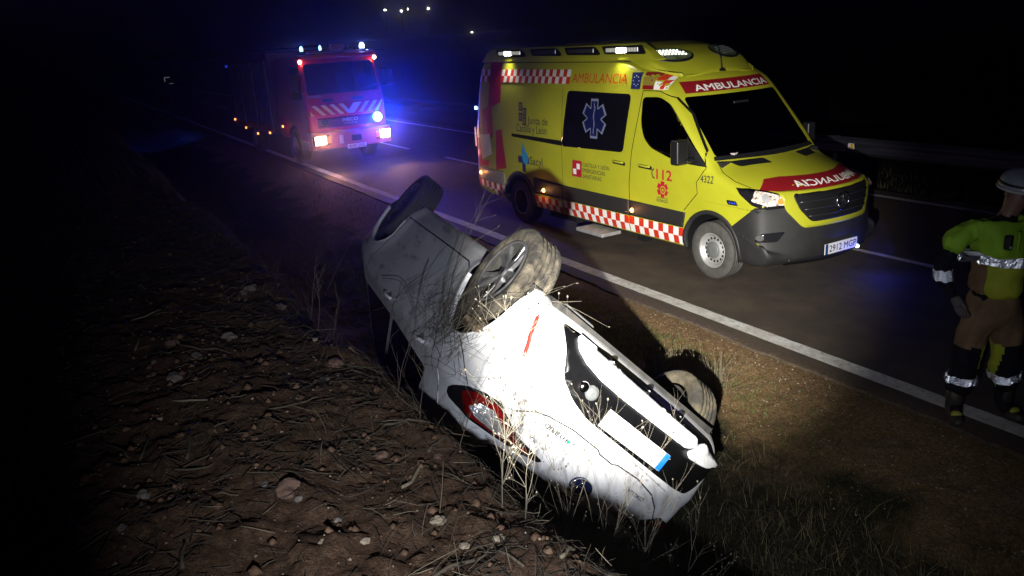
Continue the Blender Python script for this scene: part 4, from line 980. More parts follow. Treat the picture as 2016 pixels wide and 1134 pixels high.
# amber side markers with their small lamps
for x, z in ((-5.66, 0.69), (-3.60, 0.63), (-1.44, 0.635)):
    c = project(van_tree, 'right', x, z, 0.012)[0]
    mb = MB(); mb.lathe([(0.001, -0.024), (0.022, -0.02), (0.032, 0.0), (0.036, 0.012)], 14, tuple(c), 'y'); mb.build('side_marker', M['amber'], van)
    point('marker_light', (c.x, c.y - 0.10, c.z), 1.0, (1.0, 0.42, 0.16), 0.02, van)
mb = MB(); mb.box((-5.83, -0.895, 1.80), (0.03, 0.03, 0.05)); mb.build('rear_blue_lamp', M['emit_blue_s'], van)
mb = MB(); mb.box((-5.855, -0.925, 1.30), (0.03, 0.025, 0.34)); mb.build('tail_lamp', mat('tail_lit', (0.8, 0.4, 0.4), 0.3, emit=(1.0, 0.45, 0.5), estr=0.7), van, bevel=0.01)
point('tail_light', (-6.05, -0.95, 1.0), 1.5, (1.0, 0.25, 0.15), 0.05, van)
# roof lamp rails
def rail_z(x): return 2.60
for s_ in (-1, 1):
    mb = MB(); sec = [(-0.895, 2.575), (-0.885, 2.70), (-0.845, 2.775), (-0.74, 2.79), (-0.70, 2.60)]
    st = [(-5.50, 0.15), (-5.40, 0.7), (-5.25, 1.0), (-2.1, 1.0), (-1.45, 0.98), (-1.25, 0.55), (-1.08, 0.10)]
    vv = []; n_ = len(sec)
    if s_ > 0: st = [(a - 1.6 if a > -2.3 else a, b) for a, b in st]
    for x, k in st: vv += [(x, -s_ * y * (1 if k > .9 else 0.99) * 1.0, 2.56 + (z - 2.575 + 0.015) * k) for y, z in sec]
    ff = [(i * n_ + j, i * n_ + (j + 1) % n_, (i + 1) * n_ + (j + 1) % n_, (i + 1) * n_ + j) for i in range(len(st) - 1) for j in range(n_)]
    ff += [tuple(range(n_)), tuple((len(st) - 1) * n_ + j for j in range(n_))]
    mb.add(vv, ff); rl = mb.build('roof_lamp_rail', yl, van, bevel=0.012)
    for (a, b, lit) in ((-4.98, -4.12, 1), (-3.94, -3.14, 0), (-3.02, -2.22, 0), (-2.14, -1.28, 1)):
        if s_ > 0 and b > -3.5: continue
        mb = MB()
        y_ = s_ * 0.898
        fwd = 0.05 if b > -1.5 else 0.0
        P2 = rounded([(a, 2.755), (b - 0.10 + fwd, 2.755), (b, 2.70), (b + 0.03, 2.645), (a + 0.06, 2.655)], 0.03)
        mb.prism(P2, y_ - 0.006 * s_, y_ + 0.012 * s_, 'xz'); lm_ = mb.build('roof_lamp', M['black_lens'], rl)
        if s_ < 0 or True:
            mb = MB(); nled = 12
            for i in range(nled):
                t__ = (i + 0.5) / nled; xx = a + 0.09 + (b - a - 0.2) * t__
                mb.box((xx, y_ + 0.015 * s_, 2.705), (0.045, 0.008, 0.05))
            mb.build('reflector', mat('led_grid', (0.16, 0.16, 0.17), 0.2, 0.7) if not lit else mat('led_grid_lit', (0.5, 0.5, 0.5), 0.15, 0.7, emit=(1, .95, .8), estr=0.25), lm_)
        if lit:
            xx = a + 0.38 if a < -4 else a + 0.42
            mb = MB(); mb.box((xx, y_ + 0.022 * s_, 2.700), (0.19, 0.006, 0.062)); mb.build('lit_bulb', M['emit_white'], lm_, bevel=0.002)
            if s_ < 0: spot('scene_light', (0, 0, 0), (0, -1, -1), 26, (1.0, 0.96, 0.82), 130, 0.8, 0.05).parent = van; bpy.data.objects[-1] if False else None
for o_ in [x for x in COL.objects if x.name.startswith('scene_light')]:
    pass
sl = [x for x in COL.objects if x.name.startswith('scene_light')]
for o_, xx in zip(sl, (-4.6, -1.72)):
    o_.location = (xx, -0.96, 2.70); o_.rotation_euler = Vector((0, -0.55, -1)).to_track_quat('-Z', 'Y').to_euler()
# front roof fairing with two oval beacons
fair_out = [(-0.80, 2.335), (-0.93, 2.45), (-1.15, 2.60), (-1.45, 2.715), (-1.9, 2.775), (-2.5, 2.79), (-3.1, 2.77), (-3.3, 2.66), (-3.0, 2.5), (-1.6, 2.42), (-1.0, 2.33)]
def fair_W(x, z): return 0.82 - 0.75 * max(0, (x + 1.4)) ** 2 - 0.12 * max(0, (z - 2.5) / 0.3)
fair = shell(fair_out, fair_W, lambda x, z, nx, nz: (0.10 * max(0, min(1, (x + 2.0) / 1.0)) + 0.03) * max(0, nz), 0.04, ((-2.6, 2.62), (-1.5, 2.52)), step=0.06, rings=4, nt_=24)
fair_tree = bvh_of(fair); fair.materials.append(yl); fo = link('roof_fairing', fair, van)
for s_ in (-1, 1):
    cx_, cv = s_ * 0.50, 2.765
    rot_ = 0.30 * s_
    base = patch('beacon', ellipse(s_ * 0.47, 2.745, 0.30, 0.185, 30, rot_), 'front_top', fair_tree, M['black'], fo, 0.010, thick=0.02)
    lens = patch('beacon_lens', ellipse(s_ * 0.47, 2.757, 0.275, 0.160, 30, rot_), 'front_top', fair_tree, noisy('beacon_glass%d' % s_, [(0.35, (0.10, 0.14, 0.05)), (0.7, (0.35, 0.42, 0.22))], 6, 3, 0.08, coat=1.0), base, 0.014)
    for row in range(4):
        mb = MB(); nrow = 9
        for k in range(nrow):
            t__ = (k / (nrow - 1) - 0.5)
            u_ = s_ * 0.47 + t__ * 0.34; v_ = 2.745 + (row - 1.5) * 0.052 + t__ * 0.34 * math.tan(rot_)
            if ((u_ - s_ * 0.47) / 0.215) ** 2 + ((v_ - t__ * 0.34 * math.tan(rot_) - 2.745) / 0.12) ** 2 > 1: continue
            p = project(fair_tree, 'front_top', u_, v_, 0.018)[0]; mb.box(tuple(p), (0.014, 0.026, 0.018), rot=Matrix.Rotation(-0.6, 3, 'Y'))
        if mb.v: mb.build('led_row', M['emit_pale'] if (s_ < 0 and row > 0) else mat('led_off', (0.25, 0.26, 0.26), 0.2, 0.6), base)
    if s_ < 0: patch('lit_bulb', ellipse(-0.64, 2.80, 0.07, 0.045, 14, rot_), 'front_top', fair_tree, mat('emit_beacon', (.8, .8, .8), 0.3, emit=(0.85, 1.0, 0.75), estr=9), base, 0.022)
mb = MB(); mb.tube([(-0.86, 0.03, 2.40), (-0.88, 0.03, 2.52), (-0.94, 0.03, 2.68)], [0.012, 0.006, 0.003], 6); mb.lathe([(0.05, 0), (0.035, 0.03), (0.01, 0.04)], 12, (-0.855, 0.03, 2.375), 'z'); mb.build('aerial', M['black'], van)
# wheels
def van_wheel(x, y, turned=0.0, dual=False):
    wh = bpy.data.objects.new('wheel', None); COL.objects.link(wh); wh.parent = van; wh.location = (x, y, 0.352); wh.rotation_euler = (0, 0, (math.pi if y > 0 else 0) + turned)
    wheel_tyre(wh, 0.352, 0.235, 0.212, M['rubber'])
    mb = MB()
    mb.lathe([(0.215, -0.105), (0.205, -0.112), (0.198, -0.090), (0.180, -0.085), (0.172, -0.055), (0.158, -0.050), (0.135, -0.056), (0.108, -0.075), (0.085, -0.078), (0.078, -0.06), (0.001, -0.055)] if not dual else
             [(0.215, -0.105), (0.205, -0.112), (0.198, -0.08), (0.19, 0.0), (0.16, 0.03), (0.10, 0.04), (0.09, -0.02), (0.001, -0.02)], 48)
    mb.build('rim', M['steel_rim'] if not dual else M['under'], wh)
    if dual:
        mb = MB(); mb.lathe([(0.215, -0.110), (0.206, -0.118), (0.198, -0.108)], 48); mb.build('rim_edge', M['steel_rim'], wh)
    if not dual:
        mb = MB()
        for k in range(16):
            a = 2 * math.pi * k / 16; mb.lathe([(0.0165, 0.001), (0.0005, 0.001)], 10, (0.142 * math.cos(a), -0.0605, 0.142 * math.sin(a)), 'y')
        mb.build('vent_hole', M['black'], wh)
        mb = MB(); mb.lathe([(0.098, -0.074), (0.100, -0.092), (0.085, -0.102), (0.03, -0.105), (0.001, -0.103)], 36); mb.build('hub_cap', M['hub_cap'], wh)
    return wh
van_wheel(0.015, -0.865, 0.0); van_wheel(-4.33, -0.865, 0, True); van_wheel(0.015, 0.865); van_wheel(-4.33, 0.865, 0, True)
# slide-out step
mb = MB(); mb.box((-2.17, -1.03, 0.235), (0.62, 0.34, 0.05)); st_ = mb.build('side_step', noisy('step_alu', [(0.3, (0.30, 0.30, 0.30)), (0.7, (0.5, 0.5, 0.5))], 10, 3, 0.5, metal=0.4), van, bevel=0.008)
mb = MB(); mb.box((-1.42, -0.80, 0.24), (0.16, 0.12, 0.10)); mb.box((-3.3, -0.8, 0.26), (0.7, 0.12, 0.12)); mb.build('chassis_bracket', M['black'], van)
# ------------------------------------------------------------------ overturned car
car = thing('overturned_car', 'white hatchback lying on its roof in the ditch with wheels in the air', 'car', mw=CAR_MW)
paint = noisy('car_white', [(0.30, (0.60, 0.60, 0.61)), (0.45, (0.76, 0.76, 0.77)), (0.7, (0.80, 0.80, 0.81))], 3.0, 7, 0.30, 0.42, coat=0.5, bump=0.22, bscale=2.6, bdist=0.03)
# scuffs and mud film on the doors
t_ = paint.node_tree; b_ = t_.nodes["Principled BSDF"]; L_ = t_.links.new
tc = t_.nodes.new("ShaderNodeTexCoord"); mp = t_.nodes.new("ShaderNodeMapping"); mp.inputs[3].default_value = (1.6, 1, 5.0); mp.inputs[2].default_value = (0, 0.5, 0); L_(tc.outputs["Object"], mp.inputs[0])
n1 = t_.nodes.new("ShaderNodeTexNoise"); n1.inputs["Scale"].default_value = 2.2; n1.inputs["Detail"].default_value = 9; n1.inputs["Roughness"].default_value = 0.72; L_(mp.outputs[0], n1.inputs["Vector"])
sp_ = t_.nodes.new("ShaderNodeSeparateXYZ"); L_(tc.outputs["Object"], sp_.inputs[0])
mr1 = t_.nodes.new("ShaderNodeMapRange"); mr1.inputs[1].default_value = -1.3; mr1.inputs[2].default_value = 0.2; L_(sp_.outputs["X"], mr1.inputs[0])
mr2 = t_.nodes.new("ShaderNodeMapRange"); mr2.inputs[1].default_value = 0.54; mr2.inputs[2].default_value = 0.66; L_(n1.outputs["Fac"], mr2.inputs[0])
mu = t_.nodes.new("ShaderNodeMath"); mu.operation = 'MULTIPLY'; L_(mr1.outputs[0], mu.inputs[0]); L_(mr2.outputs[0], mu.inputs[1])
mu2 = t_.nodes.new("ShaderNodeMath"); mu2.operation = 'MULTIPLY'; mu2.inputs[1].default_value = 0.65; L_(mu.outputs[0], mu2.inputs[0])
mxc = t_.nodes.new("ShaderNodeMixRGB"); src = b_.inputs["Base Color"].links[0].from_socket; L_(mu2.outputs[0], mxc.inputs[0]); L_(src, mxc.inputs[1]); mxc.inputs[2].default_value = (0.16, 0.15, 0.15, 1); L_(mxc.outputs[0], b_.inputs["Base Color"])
M['car_white'] = paint
AC = 0.33
cc_cuts = [(circ(x, AC, 0.375), 'xz', lo, hi) for x in (-1.32, 1.32) for lo, hi in ((-1.2, -0.3), (0.3, 1.2))]
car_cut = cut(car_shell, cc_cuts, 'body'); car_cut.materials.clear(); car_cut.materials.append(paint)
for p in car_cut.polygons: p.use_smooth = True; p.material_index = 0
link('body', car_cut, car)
for x in (-1.32, 1.32):
    for s_ in (-1, 1):
        mb = MB(); mb.housing(x, AC, 0.383, s_ * 0.845, s_ * 0.55, 0.20); mb.build('wheel_housing', M['under'], car)
        arc_trim('arch_lip', x, AC, 0.372, 0.392, 8, 172, car_tree, paint, car, 0.008, view='right' if s_ < 0 else 'left', depth=0.03)
# underside
mb = MB(); mb.box((0, 0, 0.22), (3.6, 1.45, 0.06)); mb.build('underbody_tray', M['under'], car)
mb = MB(); mb.tube([(-1.32, -0.72, 0.24), (-1.32, 0.72, 0.24)], 0.045, 10); mb.box((-1.30, -0.55, 0.26), (0.34, 0.12, 0.08)); mb.box((-1.30, 0.55, 0.26), (0.34, 0.12, 0.08)); mb.build('rear_axle', M['under'], car)
mb = MB(); mb.box((-1.60, -0.50, 0.19), (0.26, 0.26, 0.05)); mb.build('heat_shield', mat('shield_grey', (0.10, 0.10, 0.10), 0.5), car, bevel=0.02)
W_ = {'right': 'right', 'rear': 'rear'}
# rear: diffuser, lower lip, plate
dif = [(0.66, 0.27), (0.60, 0.36), (0.53, 0.50), (0.42, 0.565), (0.29, 0.600), (-0.22, 0.612), (-0.51, 0.62), (-0.65, 0.61), (-0.71, 0.54), (-0.76, 0.44), (-0.78, 0.33), (-0.70, 0.265), (-0.3, 0.245), (0.3, 0.245)]
patch('rear_diffuser', rounded(dif, 0.03), 'rear', car_tree, mat('diffuser_black', (0.003, 0.003, 0.0035), 0.3, spec=0.3), car, 0.005, grid=0.04, thick=0.01)
lip = [(0.55, 0.275), (0.53, 0.33), (0.46, 0.365), (0.34, 0.388), (0.17, 0.395), (-0.44, 0.39), (-0.53, 0.345), (-0.50, 0.315), (-0.18, 0.31), (0.28, 0.285)]
patch('lower_lip', rounded(lip, 0.02), 'rear', car_tree, paint, car, 0.030, grid=0.04, thick=0.05)
patch('lip_corner', rounded([(-0.46, 0.40), (-0.50, 0.425), (-0.67, 0.415), (-0.79, 0.36), (-0.58, 0.31), (-0.54, 0.345)], 0.02), 'rear', car_tree, paint, car, 0.034, grid=0.04, thick=0.05)
for a in (0.30, 0.0, -0.30):
    c = project(car_tree, 'rear', a, 0.283, 0.03)[0]; mb = MB(); mb.lathe([(0.001, -0.02), (0.016, -0.015), (0.016, 0.02)], 10, tuple(c), 'x'); mb.build('clip', M['chrome'], car)
pc = project(car_tree, 'rear', -0.035, 0.537, 0.02)[0]
mb = MB(); mb.box((pc.x - 0.004, 0.035, 0.530), (0.014, 0.52, 0.112)); npl = mb.build('number_plate', M['plate_white'], car, bevel=0.004)
mb = MB(); mb.box((pc.x - 0.0125, 0.274, 0.530), (0.004, 0.038, 0.108)); mb.build('country_band', M['plate_blue'], npl)
for (y_, z_, ln, an) in ((0.20, 0.558, 0.05, 0.5), (0.225, 0.515, 0.04, -0.6), (-0.17, 0.505, 0.045, 0.1), (-0.14, 0.52, 0.03, 1.2), (-0.08, 0.507, 0.035, 0.1), (-0.02, 0.508, 0.012, 0.3)):
    mb = MB(); mb.box((0, 0, 0), (0.002, ln * 0.8, 0.005)); q = mb.build('plate_mark', M['text_dark'], npl); q.location = (pc.x - 0.013, y_, z_); q.rotation_euler = (an, 0, 0)
# reversing lamp and fog lamp in the diffuser
for (u_, v_, r_, mm) in ((0.405, 0.475, 0.034, M['chrome']), (0.345, 0.475, 0.042, mat('round_cover', (0.09, 0.095, 0.095), 0.35))):
    c = project(car_tree, 'rear', u_, v_, 0.012)[0]; mb = MB(); mb.lathe([(0.001, -0.012), (r_ * 0.45, -0.016), (r_ * 0.8, -0.008), (r_, 0.0), (r_ * 1.04, 0.03)], 24, tuple(c), 'x'); mb.build('reversing_lamp', mm, car)
# reflector strip on the bumper corner
pts = [(-1.895, -0.80, 0.325), (-1.92, -0.79, 0.40), (-1.95, -0.78, 0.47), (-1.985, -0.765, 0.545)]
P2 = [qrr(p) for p in pts]
poly = [(p[0] + 0.011, p[1]) for p in P2] + [(p[0] - 0.011, p[1]) for p in P2[::-1]]
mb = MB(); q_ = [project(car_tree, 'q_rear_right', P2[0][0] + (P2[3][0] - P2[0][0]) * t, P2[0][1] + (P2[3][1] - P2[0][1]) * t, 0.010)[0] for t in np.linspace(0, 1, 14)]; mb.tube(q_, [0.004] + [0.0115] * 12 + [0.005], 8); mb.build('bumper_reflector', M['reflector_red'], car)
# rear lamps
lamp3 = [(-1.585, -0.79, 0.985), (-1.62, -0.82, 0.955), (-1.69, -0.84, 0.925), (-1.82, -0.82, 0.865), (-1.93, -0.78, 0.825), (-1.99, -0.70, 0.815), (-1.99, -0.64, 0.845), (-2.00, -0.50, 0.905), (-2.03, -0.29, 0.935), (-2.02, -0.31, 0.955), (-2.0, -0.42, 0.972), (-1.95, -0.62, 0.985), (-1.80, -0.76, 0.995), (-1.65, -0.80, 1.0)]
red3 = [(-1.80, -0.82, 0.90), (-1.90, -0.79, 0.85), (-1.985, -0.70, 0.835), (-1.985, -0.64, 0.865), (-2.00, -0.50, 0.918), (-2.015, -0.36, 0.940), (-2.0, -0.45, 0.958), (-1.95, -0.62, 0.970), (-1.83, -0.74, 0.975)]
clr3 = [(-1.90, -0.775, 0.935), (-1.93, -0.76, 0.885), (-1.965, -0.70, 0.872), (-1.98, -0.60, 0.905), (-1.99, -0.52, 0.925), (-1.985, -0.52, 0.952), (-1.96, -0.62, 0.958), (-1.92, -0.72, 0.955)]
for s_, nm, fn in ((1, 'q_rear_right', qrr), (-1, 'q_rear_left', qrl)):
    f_ = lambda P: [fn((p[0], p[1] * s_, p[2])) for p in P]
    lp = patch('rear_lamp', rounded(f_(lamp3), 0.012), nm, car_tree, M['black_lens'], car, 0.010, grid=0.03, thick=0.016)
    patch('red_lens', rounded(f_(red3), 0.012), nm, car_tree, M['tail_red'], lp, 0.014, grid=0.03)
    patch('clear_lens', rounded(f_(clr3), 0.012), nm, car_tree, noisy('clear_ribbed%d' % s_, [(0.35, (0.35, 0.36, 0.38)), (0.65, (0.75, 0.76, 0.78))], 30, 3, 0.1, metal=0.6, bump=0.8, bscale=25, bdist=0.01, stretch=(1, 1, 4)), lp, 0.018, grid=0.03)
# tailgate lines, badges
ribbon('tailgate_seam', [(0.60, 0.80), (0.52, 0.735), (0.45, 0.712), (0.30, 0.69), (0.10, 0.695), (0.07, 0.71), (-0.04, 0.715), (-0.07, 0.70), (-0.25, 0.695), (-0.44, 0.725), (-0.56, 0.78), (-0.64, 0.86)], 0.008, 'rear', car_tree, M['seam'], car, 0.0015)
ribbon('bumper_crease', [(0.30, 0.625), (-0.20, 0.635), (-0.5, 0.66)], 0.006, 'rear', car_tree, mat('crease_shade', (0.35, 0.35, 0.36), 0.5), car, 0.001)  # grey line painted on as the shade of the crease
lettering('badge_lettering', 'HYBRID', (0.275, 0.745, 0.435, 0.772), 'rear', car_tree, M['chrome'] if False else M['text_dark'], car, bold=0.02, off=0.006)
patch('badge_leaf', ellipse(0.262, 0.758, 0.013, 0.011, 10), 'rear', car_tree, mat('badge_green', (0.02, 0.35, 0.16), 0.4), car, 0.006)
lettering('badge_lettering', 'COROLLA', (-0.43, 0.770, -0.27, 0.795), 'rear', car_tree, M['text_dark'], car, bold=0.02, off=0.006)
em = patch('tailgate_emblem', ellipse(0.0, 0.925, 0.075, 0.055, 28), 'rear', car_tree, mat('emblem_blue', (0.012, 0.02, 0.09), 0.12, coat=1.0), car, 0.012, thick=0.015)
for (a, b, cyy) in ((0.072, 0.050, 0.925), (0.024, 0.047, 0.925), (0.048, 0.022, 0.945)):
    mb = MB(); mb.tube([project(car_tree, 'rear', a * math.cos(t), cyy + b * math.sin(t), 0.02)[0] for t in np.linspace(0, 2 * math.pi, 30)], 0.0045, 6); mb.build('emblem_ring', M['chrome'], em)
# side shut lines, handles, windows
for vw, s_ in (('right', -1), ('left', 1)):
    ribbon('door_seam', [(0.92, 0.34), (-0.37, 0.325), (-0.74, 0.325), (-0.86, 0.36), (-0.90, 0.46), (-0.98, 0.66), (-1.20, 0.86), (-1.27, 0.98)], 0.010, vw, car_tree, M['seam'], car)
    ribbon('door_seam', [(-0.21, 0.33), (-0.21, 0.50), (-0.13, 0.72), (-0.10, 0.87), (-0.05, 0.98), (-0.05, 1.36)], 0.009, vw, car_tree, M['seam'], car)
    ribbon('wing_seam', [(0.88, 0.34), (1.00, 0.58), (1.06, 0.80), (1.04, 0.93), (0.96, 1.00)], 0.009, vw, car_tree, M['seam'], car)
    ribbon('bumper_seam', [(-1.44, 0.70), (-1.50, 0.72), (-1.62, 0.77), (-1.74, 0.83), (-1.80, 0.86)], 0.007, vw, car_tree, M['seam'], car)
    for x0 in (0.02, -1.0):
        hb = patch('door_handle', ellipse(x0 + 0.06, 0.90, 0.05, 0.028, 14), vw, car_tree, mat('handle_cup', (0.20, 0.20, 0.21), 0.3), car, 0.003)
        mb = MB(); mb.tube([project(car_tree, vw, x0 - 0.04 + 0.2 * t, 0.905, 0.008 + 0.028 * math.sin(math.pi * t) ** 0.6)[0] for t in np.linspace(0, 1, 10)], 0.013, 8); mb.build('grip', paint, hb)
    patch('door_window', rounded([(-0.02, 1.00), (0.98, 1.01), (0.50, 1.26), (0.25, 1.335), (-0.02, 1.36)], 0.04), vw, car_tree, M['glass_dark'], car, 0.004)
    patch('door_window', rounded([(-0.10, 1.00), (-0.10, 1.36), (-0.60, 1.34), (-0.98, 1.26), (-1.12, 1.02)], 0.04), vw, car_tree, M['glass_dark'], car, 0.004)
    if s_ > 0: mb = MB(); mb.box((0.86, s_ * 0.98, 1.03), (0.12, 0.20, 0.13)); mb.build('side_mirror', paint, car, bevel=0.03)
patch('rear_window', rounded([(-0.56, 1.02), (0.56, 1.02), (0.50, 1.28), (-0.50, 1.28)], 0.06), 'rear', car_tree, M['glass_dark'], car, 0.004)
patch('windscreen', rounded([(-0.68, 1.02), (0.68, 1.02), (0.55, 1.34), (-0.55, 1.34)], 0.06), 'front', car_tree, M['glass_dark'], car, 0.004)
patch('front_grille', rounded([(-0.55, 0.28), (0.55, 0.28), (0.48, 0.55), (-0.48, 0.55)], 0.06), 'front', car_tree, M['black'], car, 0.006)
for s_ in (-1, 1): patch('head_lamp', rounded([(s_ * 0.42, 0.66), (s_ * 0.70, 0.72), (s_ * 0.68, 0.62), (s_ * 0.44, 0.59)], 0.02), 'front', car_tree, M['lens_glass'], car, 0.006)
def lump(name, c, size, m, parent, seed=0, sub=3, amp=0.25, fr=6.0):
    b = bmesh.new(); bmesh.ops.create_icosphere(b, subdivisions=sub, radius=1.0); rg = random.Random(seed); o1 = [rg.uniform(0, 50) for _ in range(3)]
    from mathutils import noise as mn
    for v in b.verts:
        p = v.co * 1.0; n_ = mn.fractal(p * fr * 0.25 + Vector(o1), 0.8, 2.1, 4) * amp + mn.noise(p * 1.1 + Vector(o1)) * 0.25
        v.co = Vector([p[i] * (1 + n_) * size[i] for i in range(3)]) + Vector(c)
    me = bpy.data.meshes.new(name); b.to_mesh(me); b.free(); me.materials.append(m)
    for p in me.polygons: p.use_smooth = True
    return link(name, me, parent)
lump('mud_clump', (-1.46, -0.80, 0.60), (0.26, 0.10, 0.07), M['mud'], car, 4, 4, 0.5, 9)
# wheels
def car_wheel(x, y, z, m, steer=0.0, spin=0.0):
    wh = bpy.data.objects.new('wheel', None); COL.objects.link(wh); wh.parent = car; wh.location = (x, y, z); wh.rotation_euler = (0, 0, (math.pi if y > 0 else 0) + steer)
    wheel_tyre(wh, 0.325, 0.215, 0.218, m)
    mb = MB(); mb.lathe([(0.222, -0.095), (0.212, -0.108), (0.203, -0.096)], 60); mb.build('rim', M['alloy'], wh)
    mb = MB(); mb.lathe([(0.203, -0.097), (0.198, -0.06), (0.185, 0.02), (0.18, 0.09), (0.20, 0.095)], 60); mb.build('barrel', M['under'], wh)
    mb = MB(); mb.lathe([(0.185, 0.02), (0.12, 0.05), (0.001, 0.06)], 30); mb.build('brake_disc', M['under'], wh)
    mb = MB(); mb.lathe([(0.001, -0.088), (0.028, -0.09), (0.034, -0.08), (0.06, -0.062), (0.062, 0.0)], 24); mb.build('hub', M['alloy'], wh)
    mb = MB(); mb.lathe([(0.001, -0.0905), (0.025, -0.092), (0.027, -0.086)], 20); mb.build('hub_cap', M['black_lens'], wh)
    for k in range(5):
        for d_ in (-0.16, 0.16):
            a = 2 * math.pi * k / 5 + spin; mb = MB()
            def q(r_, aa, h, wd):
                c_, s2 = math.cos(aa), math.sin(aa); return [(r_ * c_ - wd * s2, h, r_ * s2 + wd * c_), (r_ * c_ + wd * s2, h, r_ * s2 - wd * c_)]
            A = q(0.035, a + d_ * 0.8, -0.078, 0.016) + q(0.12, a + d_, -0.082, 0.014) + q(0.206, a + d_ * 1.15, -0.096, 0.018)
            Bk = [(p[0], p[1] + 0.028, p[2]) for p in A]; mb.add(A + Bk, [(0, 1, 3, 2), (2, 3, 5, 4), (0, 2, 8, 6), (2, 4, 10, 8), (1, 7, 9, 3), (3, 9, 11, 5), (6, 8, 9, 7), (8, 10, 11, 9), (4, 5, 11, 10)])
            mb.build('spoke', M['alloy'], wh, bevel=0.004)
    return wh
wr = car_wheel(-1.32, -0.795, 0.25, M['rubber_mud'], 0.0, 0.6)
car_wheel(1.32, -0.795, 0.27, M['rubber'], 0.10, 0.2)
car_wheel(-1.32, 0.79, 0.29, M['rubber_dirt'], 0.0); car_wheel(1.32, 0.79, 0.30, M['rubber'], 0.10)
# ------------------------------------------------------------------ fire engine
TX, TY, TYAW = -20.75, 6.72, R(3)
truck = thing('fire_engine', 'red fire engine with lit headlamps and blue beacons behind the ambulance', 'fire engine', (TX, TY, 0), TYAW)
fred = noisy('fire_red', [(0.3, (0.55, 0.006, 0.020)), (0.7, (0.64, 0.010, 0.026))], 2, 4, 0.35, 0.5, coat=0.4)
cab_out = [(-0.06, 0.62), (0.0, 0.72), (0.01, 1.3), (-0.02, 1.66), (-0.06, 1.80), (-0.30, 2.62), (-0.40, 2.72), (-0.8, 2.80), (-2.55, 2.82), (-2.62, 2.7), (-2.62, 0.7), (-2.5, 0.62)]
cab_shell = shell(cab_out, lambda x, z: 1.09 - 0.05 * max(0, (z - 1.7)), lambda x, z, nx, nz: 0.06 * max(0, nx) + 0.02, 0.07, ((-2.0, 1.7), (-0.6, 1.7)), step=0.09, rings=7, nt_=20)
cab_tree = bvh_of(cab_shell)
cws = rounded([(-0.99, 1.84), (0.99, 1.84), (0.94, 2.60), (-0.94, 2.60)], 0.08)
cdw = rounded([(-1.15, 1.72), (-0.30, 1.72), (-0.42, 2.52), (-1.15, 2.56)], 0.08)
cab = cut(cab_shell, [(cws, 'yz', -0.6, 0.2), (cdw, 'xz', -1.3, -0.7), (cdw, 'xz', 0.7, 1.3), (circ(-1.35, 0.5, 0.55), 'xz', -1.3, -0.5), (circ(-1.35, 0.5, 0.55), 'xz', 0.5, 1.3)], 'cab')
cab.materials.clear(); cab.materials.append(fred)
for p in cab.polygons: p.use_smooth = True; p.material_index = 0
link('cab', cab, truck)
patch('windscreen', [(p[0], p[1]) for p in cws], 'front', cab_tree, M['clear_glass'], truck, -0.01)
patch('door_window', cdw, 'right', cab_tree, M['clear_glass'], truck, -0.01)
patch('door_window', cdw, 'left', cab_tree, M['clear_glass'], truck, -0.01)
mb = MB(); mb.box((-1.9, 0, 1.9), (0.04, 2.0, 1.7)); mb.box((-1.1, 0, 1.20), (1.8, 2.0, 0.05)); mb.box((-0.35, 0, 1.72), (0.35, 1.8, 0.16)); mb.build('cab_interior', M['black'], truck)
mb = MB()
for yy in (-0.55, 0.55): mb.box((-1.2, yy, 1.55), (0.5, 0.5, 0.14)); mb.box((-1.42, yy, 1.95), (0.12, 0.5, 0.8))
for yy in (-0.55, 0.55):
    mb = MB(); mb.box((-1.2, yy, 1.55), (0.5, 0.5, 0.14)); mb.box((-1.42, yy, 1.95), (0.12, 0.5, 0.8)); mb.build('cab_seat', seat_m, truck, bevel=0.03)
# chevron panel
patch('front_panel', [(-1.03, 1.28), (1.03, 1.28), (1.03, 1.60), (-1.03, 1.60)], 'front', cab_tree, fred, truck, 0.008, thick=0.01)
chev = mat('chevron', (0.80, 0.62, 0.58), 0.35)
chv = mat('chevron_yellow', (0.82, 0.52, 0.10), 0.35)
for k in range(9):
    c0 = -0.96 + k * 0.235
    for s_ in (1,):
        if k < 4: P_ = [(c0 + 0.25, 1.31), (c0 + 0.36, 1.31), (c0 + 0.11, 1.57), (c0, 1.57)]
        elif k == 4: P_ = [(-0.03, 1.31), (0.05, 1.31), (0.29, 1.57), (0.17, 1.57), (0.01, 1.40), (-0.13, 1.57), (-0.25, 1.57)] 
        else: P_ = [(c0 - 0.18, 1.31), (c0 - 0.07, 1.31), (c0 + 0.17, 1.57), (c0 + 0.06, 1.57)]
        P_ = [(max(-1.0, min(1.0, a)), b) for a, b in P_]
        patch('chevron_stripe', P_, 'front', cab_tree, chv if k < 4 else chev, truck, 0.012)
        u0_, u1_ = min(p[0] for p in P_), max(p[0] for p in P_)
        def fn_(u, v, nrm=False, u0_=u0_): return Vector((1, 0, 0)) if nrm else project(cab_tree, 'front', u0_ + u, 1.31 + v, 0.034)[0]
        prismatic('chevron_prisms', fn_, u1_ - u0_, 0.26, 0.022, M['prismatic_yellow'] if k < 4 else M['prismatic_pink'], truck, keep=lambda u, v, P_=P_, u0_=u0_: in_poly((u0_ + u, 1.31 + v), P_))
patch('chevron_stripe', [(-1.0, 1.31), (-0.89, 1.31), (-1.0, 1.43)], 'front', cab_tree, chv, truck, 0.021)
